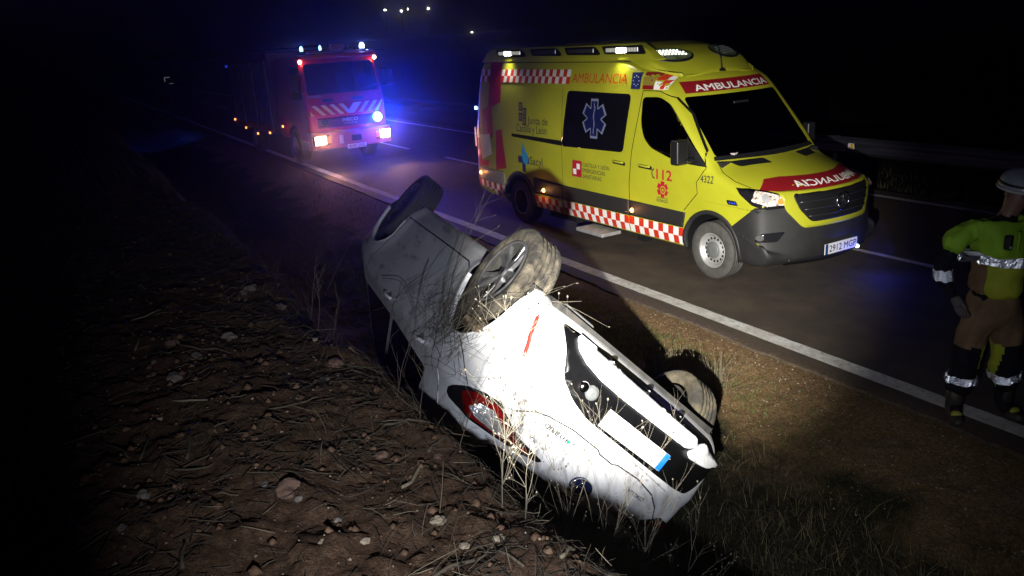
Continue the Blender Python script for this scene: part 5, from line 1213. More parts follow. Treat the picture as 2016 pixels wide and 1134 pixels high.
# grille area
patch('grille', rounded([(-0.86, 0.98), (0.86, 0.98), (0.86, 1.24), (-0.86, 1.24)], 0.03), 'front', cab_tree, mat('grille_red', (0.16, 0.006, 0.02), 0.4), truck, 0.012, thick=0.01)
for z_ in (1.04, 1.11, 1.18):
    mb = MB(); mb.box((0.035, 0, z_), (0.02, 1.66, 0.012)); mb.build('grille_slat', M['black'], truck)
flat_text('maker_lettering', 'IVECO', -0.20, 1.115, 0.22, 1.20, 0.05, truck, mat('letter_silver', (0.65, 0.62, 0.62), 0.3), 0.01)
flat_text('maker_lettering', 'MAGIRUS', -0.17, 1.045, 0.20, 1.085, 0.05, truck, mat('letter_silver2', (0.35, 0.32, 0.33), 0.3), 0.02)
for yy in (-0.52, 0.30): mb = MB(); mb.box((-0.02, yy, 1.68), (0.05, 0.28, 0.07)); mb.build('vent', M['black'], truck, bevel=0.01)
mb = MB(); mb.box((0.04, -0.70, 1.13), (0.03, 0.18, 0.10)); mb.build('towing_flap', M['black'], truck, bevel=0.01)
# bumper
bumper_m = noisy('bumper_pink', [(0.3, (0.40, 0.12, 0.14)), (0.7, (0.52, 0.18, 0.20))], 3, 4, 0.5)
mb = MB(); P_ = [(-0.10, -1.14), (0.06, -1.10), (0.14, -0.9), (0.16, 0), (0.14, 0.9), (0.06, 1.10), (-0.10, 1.14)]
vv = [(x, y, z) for z in (0.46, 0.50, 0.86, 0.90) for x, y in [(a - (0.02 if z in (0.46, 0.90) else 0), b) for a, b in P_]]
mb.add(vv, [(r_ * 7 + i, r_ * 7 + i + 1, r_ * 7 + 8 + i, r_ * 7 + 7 + i) for r_ in range(3) for i in range(6)]); mb.box((0.0, 0, 0.885), (0.22, 2.1, 0.02)); mb.box((0.0, 0, 0.475), (0.22, 2.1, 0.02))
bmp_o = mb.build('front_bumper', bumper_m, truck)
mb = MB(); mb.box((0.17, 0.08, 0.68), (0.06, 0.26, 0.15)); mb.build('towing_socket', M['black'], truck, bevel=0.015)
mb = MB(); mb.box((0.17, -0.34, 0.68), (0.06, 0.10, 0.22)); mb.build('bracket', mat('pale_bracket', (0.55, 0.5, 0.48), 0.5), truck, bevel=0.01)
mb = MB(); mb.box((0.185, 0.06, 0.475), (0.012, 0.52, 0.11)); tp = mb.build('number_plate', M['plate_white'], truck)
flat_text('plate_number', '4098 DWL', -0.165, 0.435, 0.30, 0.515, 0.1925, tp, M['text_dark'], 0.0)
for s_, e_ in ((-1, 1.0), (1, 1.0)):
    mb = MB(); mb.box((0.12, s_ * 0.86, 0.70), (0.10, 0.44, 0.24)); hb = mb.build('head_lamp', M['black'], truck, bevel=0.015)
    mb = MB(); mb.box((0.175, s_ * 0.90, 0.70), (0.02, 0.28, 0.21)); mb.build('lit_lens', M['emit_head'], hb, bevel=0.01)
    mb = MB(); mb.box((0.172, s_ * 0.685, 0.70), (0.02, 0.12, 0.18)); mb.build('indicator', M['amber_dim'], hb, bevel=0.01)
    o_ = spot('headlamp_beam', (0.25, s_ * 0.90, 0.70), (1, 0, 0), 190, (1.0, 0.45, 0.33), 66, 0.8, 0.06); o_.parent = truck; o_.rotation_euler = Vector((1, 0, -0.10)).to_track_quat('-Z', 'Y').to_euler()
    o_ = point('cab_front_fill', (0.55, s_ * 0.80, 0.80), 9, (1.0, 0.55, 0.38), 0.05, truck)  # fill lamp added ahead of the cab to brighten its front
# corner markers and roof equipment
for s_ in (-1, 1):
    mb = MB(); mb.lathe([(0.001, 0.03), (0.04, 0.02), (0.048, -0.02)], 12, (-0.30, s_ * 1.02, 2.66), 'x'); mb.build('corner_marker', M['emit_warm'], truck)
mb = MB(); mb.box((-0.42, 0, 2.77), (0.34, 2.12, 0.10)); mb.build('roof_visor', fred, truck, bevel=0.03)
mb = MB(); mb.box((-0.55, 0.02, 2.86), (0.12, 1.5, 0.035)); mb.build('light_bar_tray', bumper_m, truck, bevel=0.01)
for yy, r_, mt in ((-0.86, 0.045, 'emit_cool2'), (-0.36, 0.035, 'emit_cool2'), (0.80, 0.065, 'emit_cool')):
    mb = MB(); mb.lathe([(r_, 0), (r_, 0.07), (r_ * 0.6, 0.12), (0.001, 0.13)], 14, (-0.55, yy, 2.92), 'z'); mb.build('roof_beacon', M[mt], truck)
    mb = MB(); mb.lathe([(r_ * 1.1, 0), (r_ * 0.9, 0.10)], 12, (-0.55, yy, 2.84), 'z'); mb.build('beacon_base', M['black'], truck)
mb = MB(); mb.box((-0.52, 0.08, 2.98), (0.14, 0.34, 0.17)); mb.build('siren_speaker', mat('siren', (0.62, 0.30, 0.22), 0.5), truck, bevel=0.03)
for k, yy in enumerate((-0.25, -0.12, 0.34, 0.44, 0.55)): mb = MB(); mb.lathe([(0.045, 0), (0.03, -0.04), (0.001, -0.05)], 10, (-0.48, yy, 2.93 + 0.03 * (k % 2)), 'x'); mb.build('roof_lamp', M['chrome'], truck)
mb = MB(); mb.tube([(-0.55, 0.9, 2.86), (-0.60, 1.45, 2.84)], 0.012, 5); mb.build('mirror_arm', M['chrome'], truck)
for s_ in (-1, 1):
    mb = MB(); mb.box((-0.10, s_ * 1.30, 2.15), (0.10, 0.16, 0.40)); mb.box((-0.12, s_ * 1.18, 2.36), (0.04, 0.24, 0.03)); mb.box((-0.12, s_ * 1.18, 1.95), (0.04, 0.24, 0.03)); mb.build('side_mirror', M['black'], truck, bevel=0.02)
mb = MB(); mb.tube([(-0.0, -0.5, 1.86), (-0.08, 0.15, 1.98)], 0.012, 5); mb.build('wiper', M['black'], truck)
mb = MB(); mb.tube([(-0.0, 0.3, 1.86), (-0.08, 0.9, 1.98)], 0.012, 5); mb.build('wiper', M['black'], truck)
mb = MB(); mb.box((-0.02, -0.86, 1.80), (0.16, 0.36, 0.05)); mb.build('side_step_plate', mat('fender_pale', (0.30, 0.20, 0.18), 0.5), truck, bevel=0.015)
# big blue flasher on the front panel
mb = MB(); mb.lathe([(0.001, 0.05), (0.08, 0.045), (0.115, 0.02), (0.12, 0.0)], 18, (0.04, 0.78, 1.14), 'x'); mb.build('blue_flasher', M['emit_blue'], truck)
point('flasher_light', (0.22, 0.78, 1.14), 70, (0.005, 0.04, 1.0), 0.07, truck)
o_ = spot('flasher_beam', (0.20, 0.78, 1.14), (1, 0, 0), 2100, (0.001, 0.03, 1.0), 56, 0.7, 0.09); o_.parent = truck; o_.rotation_euler = Vector((1, -0.25, 0.24)).to_track_quat('-Z', 'Y').to_euler()
mb = MB(); mb.box((-7.2, -1.20, 2.6), (0.16, 0.05, 0.06)); mb.build('rear_blue_lamp', M['led_blue'], truck)
o_ = spot('rear_blue_beam', (-7.2, -1.26, 2.6), (1, 0, 0), 3200, (0.01, 0.05, 1.0), 26, 0.9, 0.05); o_.parent = truck; o_.rotation_euler = Vector((-8.0, -1.3, -2.7)).to_track_quat('-Z', 'Y').to_euler()
point('roof_flasher_light', (-0.45, 0.80, 3.08), 14, (0.10, 0.22, 1.0), 0.05, truck)
point('roof_flasher_light', (-0.6, -0.86, 3.10), 9, (0.08, 0.15, 1.0), 0.05, truck)
# rear body with roller shutters
mb = MB(); mb.box((-5.0, 0, 1.85), (4.55, 2.36, 2.2)); mb.build('equipment_body', noisy('body_red_shaded', [(0.3, (0.12, 0.004, 0.008)), (0.7, (0.17, 0.006, 0.012))], 2, 4, 0.5), truck, bevel=0.04)  # red darkened to stand in for the unlit flank
mb = MB(); mb.box((-4.3, 0, 0.62), (6.6, 0.9, 0.28)); mb.build('chassis', M['black'], truck)
shut = noisy('shutter_alu', [(0.3, (0.12, 0.12, 0.13)), (0.7, (0.28, 0.28, 0.30))], 4, 4, 0.4, metal=0.6)
for k in range(3):
    for s_ in (-1, 1):
        mb = MB(); x0 = -2.95 - k * 1.42
        mb.box((x0 - 0.62, s_ * 1.185, 1.80), (1.22, 0.02, 1.75)); sh_ = mb.build('roller_shutter', shut, truck, bevel=0.005)
        mb = MB(); mb.box((x0 + 0.02, s_ * 1.20, 1.80), (0.05, 0.04, 1.85)); mb.build('frame', shut, sh_)
        mb = MB(); mb.box((x0 - 0.62, s_ * 1.21, 0.96), (0.9, 0.03, 0.04)); mb.build('handle', M['chrome'], sh_)
for k, (x, z) in enumerate(((-1.95, 0.98), (-3.3, 0.72), (-4.6, 0.62), (-5.9, 0.72), (-7.15, 0.92))):
    mb = MB(); mb.box((x, -1.20, z), (0.09, 0.03, 0.055)); mb.build('side_marker', M['emit_orange'], truck, bevel=0.005)
for k in range(2):
    mb = MB(); xx = -3.4 - 0.0 * k
for s_ in (-1, 1):
    mb = MB(); mb.tube([(-3.0, s_ * 0.5, 3.05), (-7.0, s_ * 0.5, 3.05)], 0.03, 6); mb.build('roof_ladder_rail', M['chrome'], truck)
for s_ in (-1, 1):
    for x in (-1.35, -5.3):
        wh = bpy.data.objects.new('wheel', None); COL.objects.link(wh); wh.parent = truck; wh.location = (x, s_ * 0.96, 0.46); wh.rotation_euler = (0, 0, math.pi if s_ > 0 else 0)
        mb = MB(); mb.lathe([(0.26, -0.13), (0.30, -0.15), (0.43, -0.145), (0.46, -0.11), (0.46, 0.11), (0.43, 0.145), (0.26, 0.13)], 40); mb.build('tyre', M['rubber'], wh)
        mb = MB(); mb.lathe([(0.27, -0.12), (0.22, -0.06), (0.12, -0.05), (0.10, -0.14), (0.001, -0.15)], 28); mb.build('rim', M['steel_rim'], wh)
    mb = MB(); mb.housing(-1.35, 0.5, 0.555, s_ * 1.06, s_ * 0.5, 0.45); mb.build('wheel_housing', M['black'], truck)

# ------------------------------------------------------------------ lamps of the village far away, and a road sign beyond the field
def far_lamp(px, py, dist, s_, label, m='emit_white'):
    d = (cf * F_PX + cr * (px - 1008) + cu * (567 - py)).normalized(); p = Vector((0, 0, CAM_H)) + d * dist
    t = thing('street_lamp', label, 'street lamp', (p.x, p.y, base_lamp(p)), group='lit lamps of the far village')
    h = p.z - t.location.z
    mb = MB(); mb.tube([(0, 0, 0), (0, 0, h - 0.2)], [0.12, 0.07], 6); mb.build('post', steel, t)
    mb = MB(); mb.lathe([(0.001, 0.35), (s_, 0.2), (s_, -0.1), (0.001, -0.2)], 10, (0, 0, h), 'z'); mb.build('lamp_head', M[m], t)
def base_lamp(p): return p.z - 7
hill_m = noisy('hill', [(0.3, (0.012, 0.012, 0.008)), (0.7, (0.03, 0.03, 0.018))], 0.05, 5, 0.95)
far_lamp(758, 20, 300, 0.34, 'lit lamp on the far hillside, leftmost of the row'); far_lamp(790, 22, 300, 0.34, 'lit lamp on the far hillside, left of the close pair')
far_lamp(803, 18, 302, 0.20, 'faint lamp on the far hillside, right of the close pair'); far_lamp(843, 17, 300, 0.36, 'lit lamp on the far hillside, rightmost of the row')
far_lamp(929, 64, 300, 0.20, 'small lit lamp just above the ambulance rear, lower than the others')
# low hillside that carries the far lamps
hs = MB(); nx_ = 60; ny_ = 8; V_ = []
for i in range(nx_):
    for j in range(ny_):
        x = -700 + i * 16; y = 60 + j * 22
        ang = math.atan2(y, -x); rr = math.hypot(x, y)
        z = -2.2 + 8.0 * max(0, min(1, (rr - 190) / 110)) * (0.75 + 0.25 * math.sin(x * 0.02))
        V_.append((x, y, z))
hs.add(V_, [(i * ny_ + j, (i + 1) * ny_ + j, (i + 1) * ny_ + j + 1, i * ny_ + j + 1) for i in range(nx_ - 1) for j in range(ny_ - 1)], 0, True)
hill = hs.build('hillside', hill_m); hill['kind'] = 'structure'
# road sign far left of the fire engine; its glints are painted as glow
sg = thing('road_sign', 'small road sign glinting in the dark far left of the fire engine', 'road sign', (-41.0, 4.9, -0.2), R(10))
mb = MB(); mb.tube([(0, 0, 0), (0, 0, 2.45)], 0.03, 6); mb.build('post', steel, sg)
mb = MB(); mb.box((0.03, 0, 2.2), (0.02, 0.42, 0.36)); bd = mb.build('board', mat('sign_face', (0.03, 0.03, 0.05), 0.4), sg)
for (y_, z_, w_, h_) in ((-0.05, 2.33, 0.24, 0.03), (-0.17, 2.24, 0.03, 0.18), (0.10, 2.05, 0.18, 0.025)):
    mb = MB(); mb.box((0.045, y_, z_), (0.01, w_, h_)); mb.build('rim', mat('sign_glint', (.8, .8, .8), 0.3, emit=(0.8, 0.85, 1.0), estr=0.12), bd)
# ------------------------------------------------------------------ firefighter at the right edge
PF = Vector((-2.93, 5.44, 0.0)) + Vector((0.4770, 0.8789, 0)) * 0.03 - Vector((0.8789, -0.4770, 0)) * 0.25                       # point on the road between the feet
PR = Vector((0.4770, 0.8789, 0)); PF_F = Vector((0.8789, -0.4770, 0))   # his picture-right, and towards the camera
def pp(u, d, z): return PF + PR * u + PF_F * d + Vector((0, 0, z))
def skin(name, chains, m, parent, sub=2, root=0, disp=None):
    """chains: list of lists of (u, d, z, rx, ry); chains sharing a first point join there"""
    vs_, es, rad = [], [], []
    def vid(p):
        for i, q in enumerate(vs_):
            if (q - Vector(p[:3])).length < 1e-5: return i
        vs_.append(Vector(p[:3])); rad.append(p[3:5]); return len(vs_) - 1
    for ch in chains:
        ids = [vid(p) for p in ch]
        es += list(zip(ids, ids[1:]))
    me = bpy.data.meshes.new(name); me.from_pydata([tuple(pp(*q)) for q in vs_], es, []); me.update()
    o = link(name, me, None); md = o.modifiers.new('skin', 'SKIN'); md.use_smooth_shade = True
    for i, r_ in enumerate(rad): me.skin_vertices[0].data[i].radius = r_
    for i in range(len(vs_)): me.skin_vertices[0].data[i].use_root = (i == root)
    s_ = o.modifiers.new('sub', 'SUBSURF'); s_.levels = sub; s_.render_levels = sub
    dg = bpy.context.evaluated_depsgraph_get(); res = bpy.data.meshes.new_from_object(o.evaluated_get(dg)); bpy.data.objects.remove(o)
    res.name = name; res.materials.clear(); res.materials.append(m)
    if disp:
        from mathutils import noise as mn
        for v in res.vertices:
            p = v.co; k = mn.noise(Vector((p.x * disp[1], p.y * disp[1], p.z * disp[1] * 0.55))) * disp[0] + mn.noise(Vector((p.x * disp[1] * 3, p.y * disp[1] * 3, p.z * disp[1] * 1.3))) * disp[0] * 0.4
            v.co = p + v.normal * k
    for p in res.polygons: p.use_smooth = True; p.material_index = 0
    return link(name, res, parent)
person = thing('person', 'person in green and brown fire kit and white helmet standing on the edge line', 'person', PF)
def rebase(o): o.matrix_parent_inverse = Matrix.Translation(-PF)
navy = noisy('navy_cloth', [(0.3, (0.006, 0.006, 0.009)), (0.7, (0.014, 0.014, 0.018))], 20, 4, 0.9, spec=0.1)
green = noisy('hi_vis_green', [(0.3, (0.19, 0.36, 0.014)), (0.7, (0.27, 0.48, 0.02))], 5, 5, 0.8, bump=0.3, bscale=60, bdist=0.004)
brown = noisy('brown_cloth', [(0.3, (0.12, 0.068, 0.034)), (0.7, (0.20, 0.12, 0.062))], 9, 5, 0.9, bump=0.3, bscale=60, bdist=0.004)
skin_m = noisy('skin', [(0.3, (0.15, 0.085, 0.06)), (0.7, (0.21, 0.12, 0.085))], 14, 3, 0.55)
refl = noisy('reflective_band', [(0.35, (0.62, 0.63, 0.70)), (0.6, (0.88, 0.88, 0.92))], 26, 3, 0.35)
glove = noisy('glove', [(0.3, (0.06, 0.05, 0.05)), (0.7, (0.12, 0.10, 0.10))], 30, 3, 0.8)
c = 0.06   # body centre line
body = skin('body', [[(c, 0, 0.97, .12, .09), (c, 0, 1.12, .14, .10), (c, 0, 1.28, .17, .12), (c, -.01, 1.42, .17, .11), (c, 0, 1.50, .09, .08), (c + .025, .01, 1.57, .055, .055), (c + .05, .02, 1.64, .072, .082), (c + .06, .03, 1.72, .075, .092), (c + .06, .025, 1.78, .062, .076)],
    [(c, -.01, 1.42, .17, .11), (c - .17, -.01, 1.46, .065, .065), (c - .26, -.01, 1.41, .06, .06), (c - .40, -.03, 1.22, .05, .05), (c - .385, .05, 1.08, .04, .04), (c - .34, .09, 1.0, .03, .032)],
    [(c, -.01, 1.42, .17, .11), (c + .17, -.01, 1.46, .065, .065), (c + .27, 0, 1.38, .06, .06), (c + .33, 0, 1.16, .05, .05), (c + .30, .08, 1.0, .035, .035)],
    [(c, 0, 0.97, .12, .09), (c - .10, 0, 0.82, .08, .08), (c - .16, .01, 0.50, .075, .08), (c - .20, 0, 0.12, .05, .055), (c - .22, .08, 0.05, .045, .04)],
    [(c, 0, 0.97, .12, .09), (c + .10, 0, 0.82, .08, .08), (c + .13, .01, 0.50, .075, .08), (c + .15, 0, 0.12, .05, .055), (c + .17, .08, 0.05, .045, .04)]], navy, person)
rebase(body)
body.data.materials.append(skin_m)
for p in body.data.polygons:
    q = p.center
    if q.z > 1.56: p.material_index = 1
# jacket: green yoke and short upper sleeves, brown below
jk = skin('jacket', [[(c, 0, 0.93, .205, .155), (c, 0, 1.10, .19, .14), (c, 0, 1.26, .20, .145), (c, -.01, 1.41, .19, .13), (c, 0, 1.50, .11, .10)],
    [(c, -.01, 1.41, .19, .13), (c - .20, -.01, 1.47, .085, .085), (c - .30, -.01, 1.41, .085, .085), (c - .37, -.02, 1.31, .09, .09)],
    [(c, -.01, 1.41, .19, .13), (c + .20, -.01, 1.47, .085, .085), (c + .30, -.01, 1.40, .085, .085), (c + .34, -.02, 1.28, .09, .09)]], green, person, 3, 0, (0.03, 11))
rebase(jk); jk.data.materials.append(brown); olive = noisy('olive_panel', [(0.3, (0.30, 0.33, 0.016)), (0.7, (0.38, 0.41, 0.02))], 6, 4, 0.8); jk.data.materials.append(olive)
for p in jk.data.polygons:
    q = p.center - PF; u_ = q.dot(PR)
    if q.z < 1.27 and u_ > c - 0.28 and u_ < c + 0.28: p.material_index = 1 if (u_ < c - 0.12 or u_ > c + 0.16) else 2
tr_ = skin('trousers', [[(c, 0, 1.02, .18, .14), (c, 0, 0.90, .18, .14), (c - .10, 0, 0.80, .115, .115), (c - .14, .01, 0.62, .105, .11), (c - .17, .01, 0.45, .10, .105), (c - .20, 0, 0.20, .095, .10)],
    [(c, 0, 0.90, .18, .14), (c + .10, 0, 0.80, .115, .115), (c + .12, .01, 0.62, .105, .11), (c + .14, .01, 0.45, .10, .105), (c + .16, 0, 0.20, .095, .10)]], brown, person, 3, 0, (0.028, 11))
rebase(tr_); tr_.data.materials.append(navy); tr_.data.materials.append(olive)
for p in tr_.data.polygons:
    q = p.center - PF; u_ = q.dot(PR)
    if q.z < 0.60:
        ctr = c - .17 if u_ < c else c + .14
        p.material_index = 2 if ((u_ > ctr + 0.065) if u_ < c else (u_ < ctr - 0.075)) else 1
def band(name, cx, cz, ru, rd, h, dcen=0.0, wob_=0.0, tilt=0.0):
    mb = MB(); n_ = 48; V_ = []
    for k in range(n_):
        a = 2 * math.pi * k / n_; w2 = 1 + wob_ * math.sin(a * 7 + 1) + wob_ * 0.6 * math.sin(a * 13)
        for z_ in (-h / 2, h / 2): V_.append(tuple(pp(cx + ru * w2 * math.cos(a), dcen + rd * w2 * math.sin(a), cz + z_ + tilt * math.cos(a) + 0.004 * math.sin(5 * a)) - PF))
    mb.add(V_, [(2 * k, (2 * k + 2) % (2 * n_), (2 * k + 3) % (2 * n_), 2 * k + 1) for k in range(n_)], 0, True)
    return mb.build(name, refl, person)
# bands hug the garment: shrink on to it
def hug(o, target, off=0.006):
    t = bvh_of(target.data)
    for v in o.data.vertices:
        p = v.co + PF; h = t.find_nearest(p)
        if h[0] is not None and (h[0] - p).length < 0.12: v.co = h[0] + h[1] * off - PF
    o.data.update()
def prism_band(name, cu_, cz, ru, rd, h, target, tilt=0.0, dcen=0.0, s_=0.009):
    """reflective band of prismatic sheeting wrapped round the garment"""
    t = bvh_of(target.data); U = 2 * math.pi * math.sqrt((ru * ru + rd * rd) / 2)
    def fn(u, v, nrm=False):
        a = 2 * math.pi * u / U; q = pp(cu_ + ru * math.cos(a), dcen + rd * math.sin(a), cz - h / 2 + v + tilt * math.cos(a) + 0.005 * math.sin(6 * a))
        o_ = (PR * math.cos(a) + PF_F * math.sin(a))
        if nrm: return o_
        z_ = q.z; hh = t.find_nearest(q)
        if hh[0] is not None and (hh[0] - q).length < 0.12: q = hh[0] + o_ * 0.012; q.z = z_
        return q - PF
    return prismatic(name, fn, U, h, s_, M['prismatic'], person)
b_ = band('chest_band', c, 1.245, 0.24, 0.17, 0.062, 0, 0.0, -0.008); hug(b_, jk)
prism_band('chest_band_prisms', c, 1.245, 0.24, 0.17, 0.060, jk, -0.008)
for cc_, tl_ in ((c - .185, -0.012), (c + .15, 0.012)):
    b_ = band('leg_band', cc_, 0.33, 0.12, 0.12, 0.055, 0, 0, tl_); hug(b_, tr_)
    prism_band('leg_band_prisms', cc_, 0.33, 0.12, 0.12, 0.052, tr_, tl_)
sl_ = skin('sleeve_cuff', [[(c - .37, -.02, 1.30, .062, .062), (c - .40, -.02, 1.20, .062, .062), (c - .392, .02, 1.10, .056, .056), (c - .37, .05, 1.06, .05, .05)]], navy, person, 2); rebase(sl_)
prism_band('cuff_band', c - .397, 1.15, 0.068, 0.068, 0.075, sl_, 0.0, 0.01)
# gloved right hand hanging at the thigh: palm, four bent fingers and a thumb
hw = (c - .335, .095, .985)
hand = skin('gloved_hand', [[(c - .345, .085, 1.01, .030, .034), (c - .325, .10, .97, .034, .042), (c - .305, .11, .925, .030, .040)]], glove, person, 2); rebase(hand)
for k, (du, ln) in enumerate(((-0.030, .070), (-0.010, .082), (0.012, .078), (0.032, .060))):
    f_ = skin('finger', [[(c - .312 + du * 0.5, .10 + du, .935, .0105, .0105), (c - .300 + du * 0.6, .112 + du, .905, .0105, .0105), (c - .280 + du * 0.6, .115 + du, .905 - ln * .45, .0095, .0095), (c - .262 + du * 0.5, .10 + du, .905 - ln * .8, .008, .008)]], glove, hand, 1)
    f_.parent = person; rebase(f_)
th = skin('thumb', [[(c - .318, .13, .975, .013, .013), (c - .300, .15, .945, .012, .012), (c - .282, .150, .915, .010, .010)]], glove, person, 1); rebase(th)
hand2 = skin('gloved_hand', [[(c + .30, .08, 1.0, .030, .034), (c + .29, .10, .95, .034, .04), (c + .28, .11, .90, .03, .036), (c + .27, .11, .85, .02, .03)]], glove, person, 2); rebase(hand2)
# boots
boot_m = noisy('boot', [(0.3, (0.02, 0.018, 0.014)), (0.7, (0.05, 0.04, 0.028))], 14, 4, 0.6)
for s_, cu_ in ((-1, c - .20), (1, c + .16)):
    bt = skin('boot', [[(cu_, -.01, .26, .075, .08), (cu_ + s_ * .005, 0, .14, .062, .07), (cu_ + s_ * .015, .0, .06, .055, .055), (cu_ + s_ * .04, .11, .045, .052, .045), (cu_ + s_ * .055, .19, .04, .042, .035)]], boot_m, person, 2); rebase(bt)
    for v in bt.data.vertices: v.co.z = max(v.co.z, 0.006)
    tc_ = skin('toe_cap', [[(cu_ + s_ * .03, .07, .085, .048, .04), (cu_ + s_ * .045, .13, .07, .045, .035)]], mat('toe_yellow', (0.30, 0.30, 0.03), 0.6), person, 2); rebase(tc_)
# face, hair, helmet
hz = Vector(pp(c + .07, .03, 1.715)) - PF
def loc_(u_, d, z): return tuple(hz + PR * u_ + PF_F * d + Vector((0, 0, z)))
fdir = 0.25
mb = MB(); mb.tube([loc_(-.01, .105, .01), loc_(-.012, .132, -.035), loc_(-.01, .112, -.048)], [.010, .016, .010], 8); mb.build('nose', skin_m, person)
for e in (-.042, .022): mb = MB(); mb.lathe([(0.001, 0.012), (0.011, 0.006), (0.014, -0.004)], 10, loc_(e, .098, -.002), 'x'); mb.build('eye', mat('eye_dark', (0.05, 0.04, 0.04), 0.2), person)
mb = MB(); mb.tube([loc_(-.04, .098, -.075), loc_(-.01, .110, -.073), loc_(.02, .100, -.075)], [.003, .007, .003], 6); mb.build('mouth', mat('lips', (0.22, 0.08, 0.07), 0.5), person)
for e in (-.088, .088): mb = MB(); mb.tube([loc_(e, .0, .02), loc_(e * 1.06, -.01, 0), loc_(e, .0, -.03)], [.010, .014, .007], 8); mb.build('ear', skin_m, person)
helm = noisy('helmet_white', [(0.3, (0.17, 0.21, 0.24)), (0.7, (0.25, 0.30, 0.34))], 9, 3, 0.3, coat=0.5)
mb = MB(); V_ = []; nr, na = 12, 40
for i in range(nr + 1):
    ph = math.pi / 2 * i / nr * 1.05
    for k in range(na):
        a = 2 * math.pi * k / na; r_ = math.sin(ph + 0.001)
        V_.append(loc_(0.132 * r_ * math.cos(a), 0.158 * r_ * math.sin(a), 0.045 + 0.125 * math.cos(ph) - 0.02 * r_ * math.sin(a)))
mb.add(V_, [(i * na + k, i * na + (k + 1) % na, (i + 1) * na + (k + 1) % na, (i + 1) * na + k) for i in range(nr) for k in range(na)], 0, True)
hm = mb.build('helmet', helm, person, fixn=True); sd = hm.modifiers.new('thick', 'SOLIDIFY'); sd.thickness = 0.006
mb = MB(); mb.tube([loc_(0.134 * math.cos(a), 0.162 * math.sin(a), 0.040 - 0.02 * math.sin(a) + 0.0 * a) for a in np.linspace(0, 2 * math.pi, 40)], 0.010, 6); mb.build('rim', mat('helmet_rim', (0.4, 0.42, 0.44), 0.4), hm)
mb = MB(); mb.tube([loc_(0.128 * math.cos(a), 0.150 * math.sin(a), 0.075 - 0.02 * math.sin(a)) for a in np.linspace(0, 2 * math.pi, 40)], 0.009, 6); mb.build('strap', M['black'], hm)
mb = MB(); mb.add([loc_(x, 0.155 + 0.01 * (1 - abs(x) * 8), z) for z in (0.10, 0.135) for x in (-0.05, 0.0, 0.05)], [(0, 1, 4, 3), (1, 2, 5, 4)]); mb.build('blue_shield', mat('badge_blue', (0.02, 0.05, 0.5), 0.3), hm)
# radio on the chest and open collar
mb = MB(); p_ = pp(c - .06, .17, 1.40) - PF; mb.box(tuple(p_), (0.05, 0.035, 0.10)); rd = mb.build('radio', M['black'], person, bevel=0.008)
mb = MB(); p_ = pp(c - .055, .20, 1.375) - PF; mb.box(tuple(p_), (0.006, 0.03, 0.016)); mb.build('label', mat('radio_label', (0.35, 0.33, 0.3), 0.5), rd)
mb = MB(); mb.tube([pp(c + .02, .155, 1.47) - PF, pp(c + .012, .17, 1.40) - PF, pp(c + .005, .175, 1.33) - PF], 0.012, 6); mb.build('collar_strap', green, person)
mb = MB(); p_ = pp(c + .10, .165, 1.36) - PF; mb.box(tuple(p_), (0.02, 0.07, 0.14)); mb.build('chest_opening', navy, person, bevel=0.01)
# ------------------------------------------------------------------ dry weeds, one thing each
def gz1(x, y): return float(ground_z(np.array([x]), np.array([y]))[0])
def weed(x, y, h, n_br, seed, label, group, lean=(0, 0), stem_r=0.0030, spread=0.5, heads=True, m=None, z0=None, tips=2, curl=0.1):
    rg = random.Random(seed); z = gz1(x, y) if z0 is None else z0
    t = thing('dry_weed', label, 'weed', (x, y, z - 0.01), group=group)
    st = MB(); hd = MB()
    def grow(p, d, L, r_, depth):
        n = 7; pts = [p]; rr = [r_]; q = Vector(p); dd = Vector(d).normalized(); wv = Vector((rg.uniform(-1, 1), rg.uniform(-1, 1), rg.uniform(-.2, .5))) * curl
        nodes = []
        for i in range(n):
            dd = (dd + wv * 0.25 + Vector((rg.gauss(0, .05), rg.gauss(0, .05), rg.gauss(0, .03)))).normalized(); q = q + dd * L / n; pts.append(q.copy()); rr.append(r_ * (1 - 0.7 * (i + 1) / n)); nodes.append((q.copy(), dd.copy(), (i + 1) / n))
        st.tube(pts, rr, 5 if depth < 2 else 4, 0, False)
        if heads and depth >= 1:
            k = rg.random()
            if k < (0.4 if m is M['stem_mid'] else 0.6):
                s_ = rg.uniform(0.0022, 0.005); hd.tube([q - dd * s_, q + dd * s_ * 0.5, q + dd * s_ * 1.6], [s_ * 0.4, s_, s_ * 0.3], 6, 0)
        return nodes
    main = grow(Vector((0, 0, 0)), Vector((lean[0], lean[1], 1)), h, stem_r, 0)
    for k in range(n_br):
        i = rg.randrange(0, len(main)); q, dd, f = main[i]; a = rg.uniform(0, 6.28)
        d2 = (dd + Vector((math.cos(a), math.sin(a), 0.25)) * spread * rg.uniform(0.7, 1.4)); nd = grow(q, d2, h * rg.uniform(0.25, 0.6) * (1.15 - 0.5 * f), stem_r * 0.6, 1)
        for _ in range(tips):
            q2, dd2, f2 = nd[rg.randrange(2, len(nd))]; a = rg.uniform(0, 6.28)
            grow(q2, dd2 + Vector((math.cos(a), math.sin(a), 0.2)) * 0.7, h * rg.uniform(0.06, 0.18), stem_r * 0.32, 2)
    st.build('stem', m or M['stem'], t, fixn=False)
    if hd.v: o = hd.build('seed_heads', M['stem_dark'] if m is M['stem_mid'] else (m or M['stem']), t, fixn=False); o['kind'] = 'stuff'
    return t
W1 = 'dry weeds standing at the tail of the wreck'
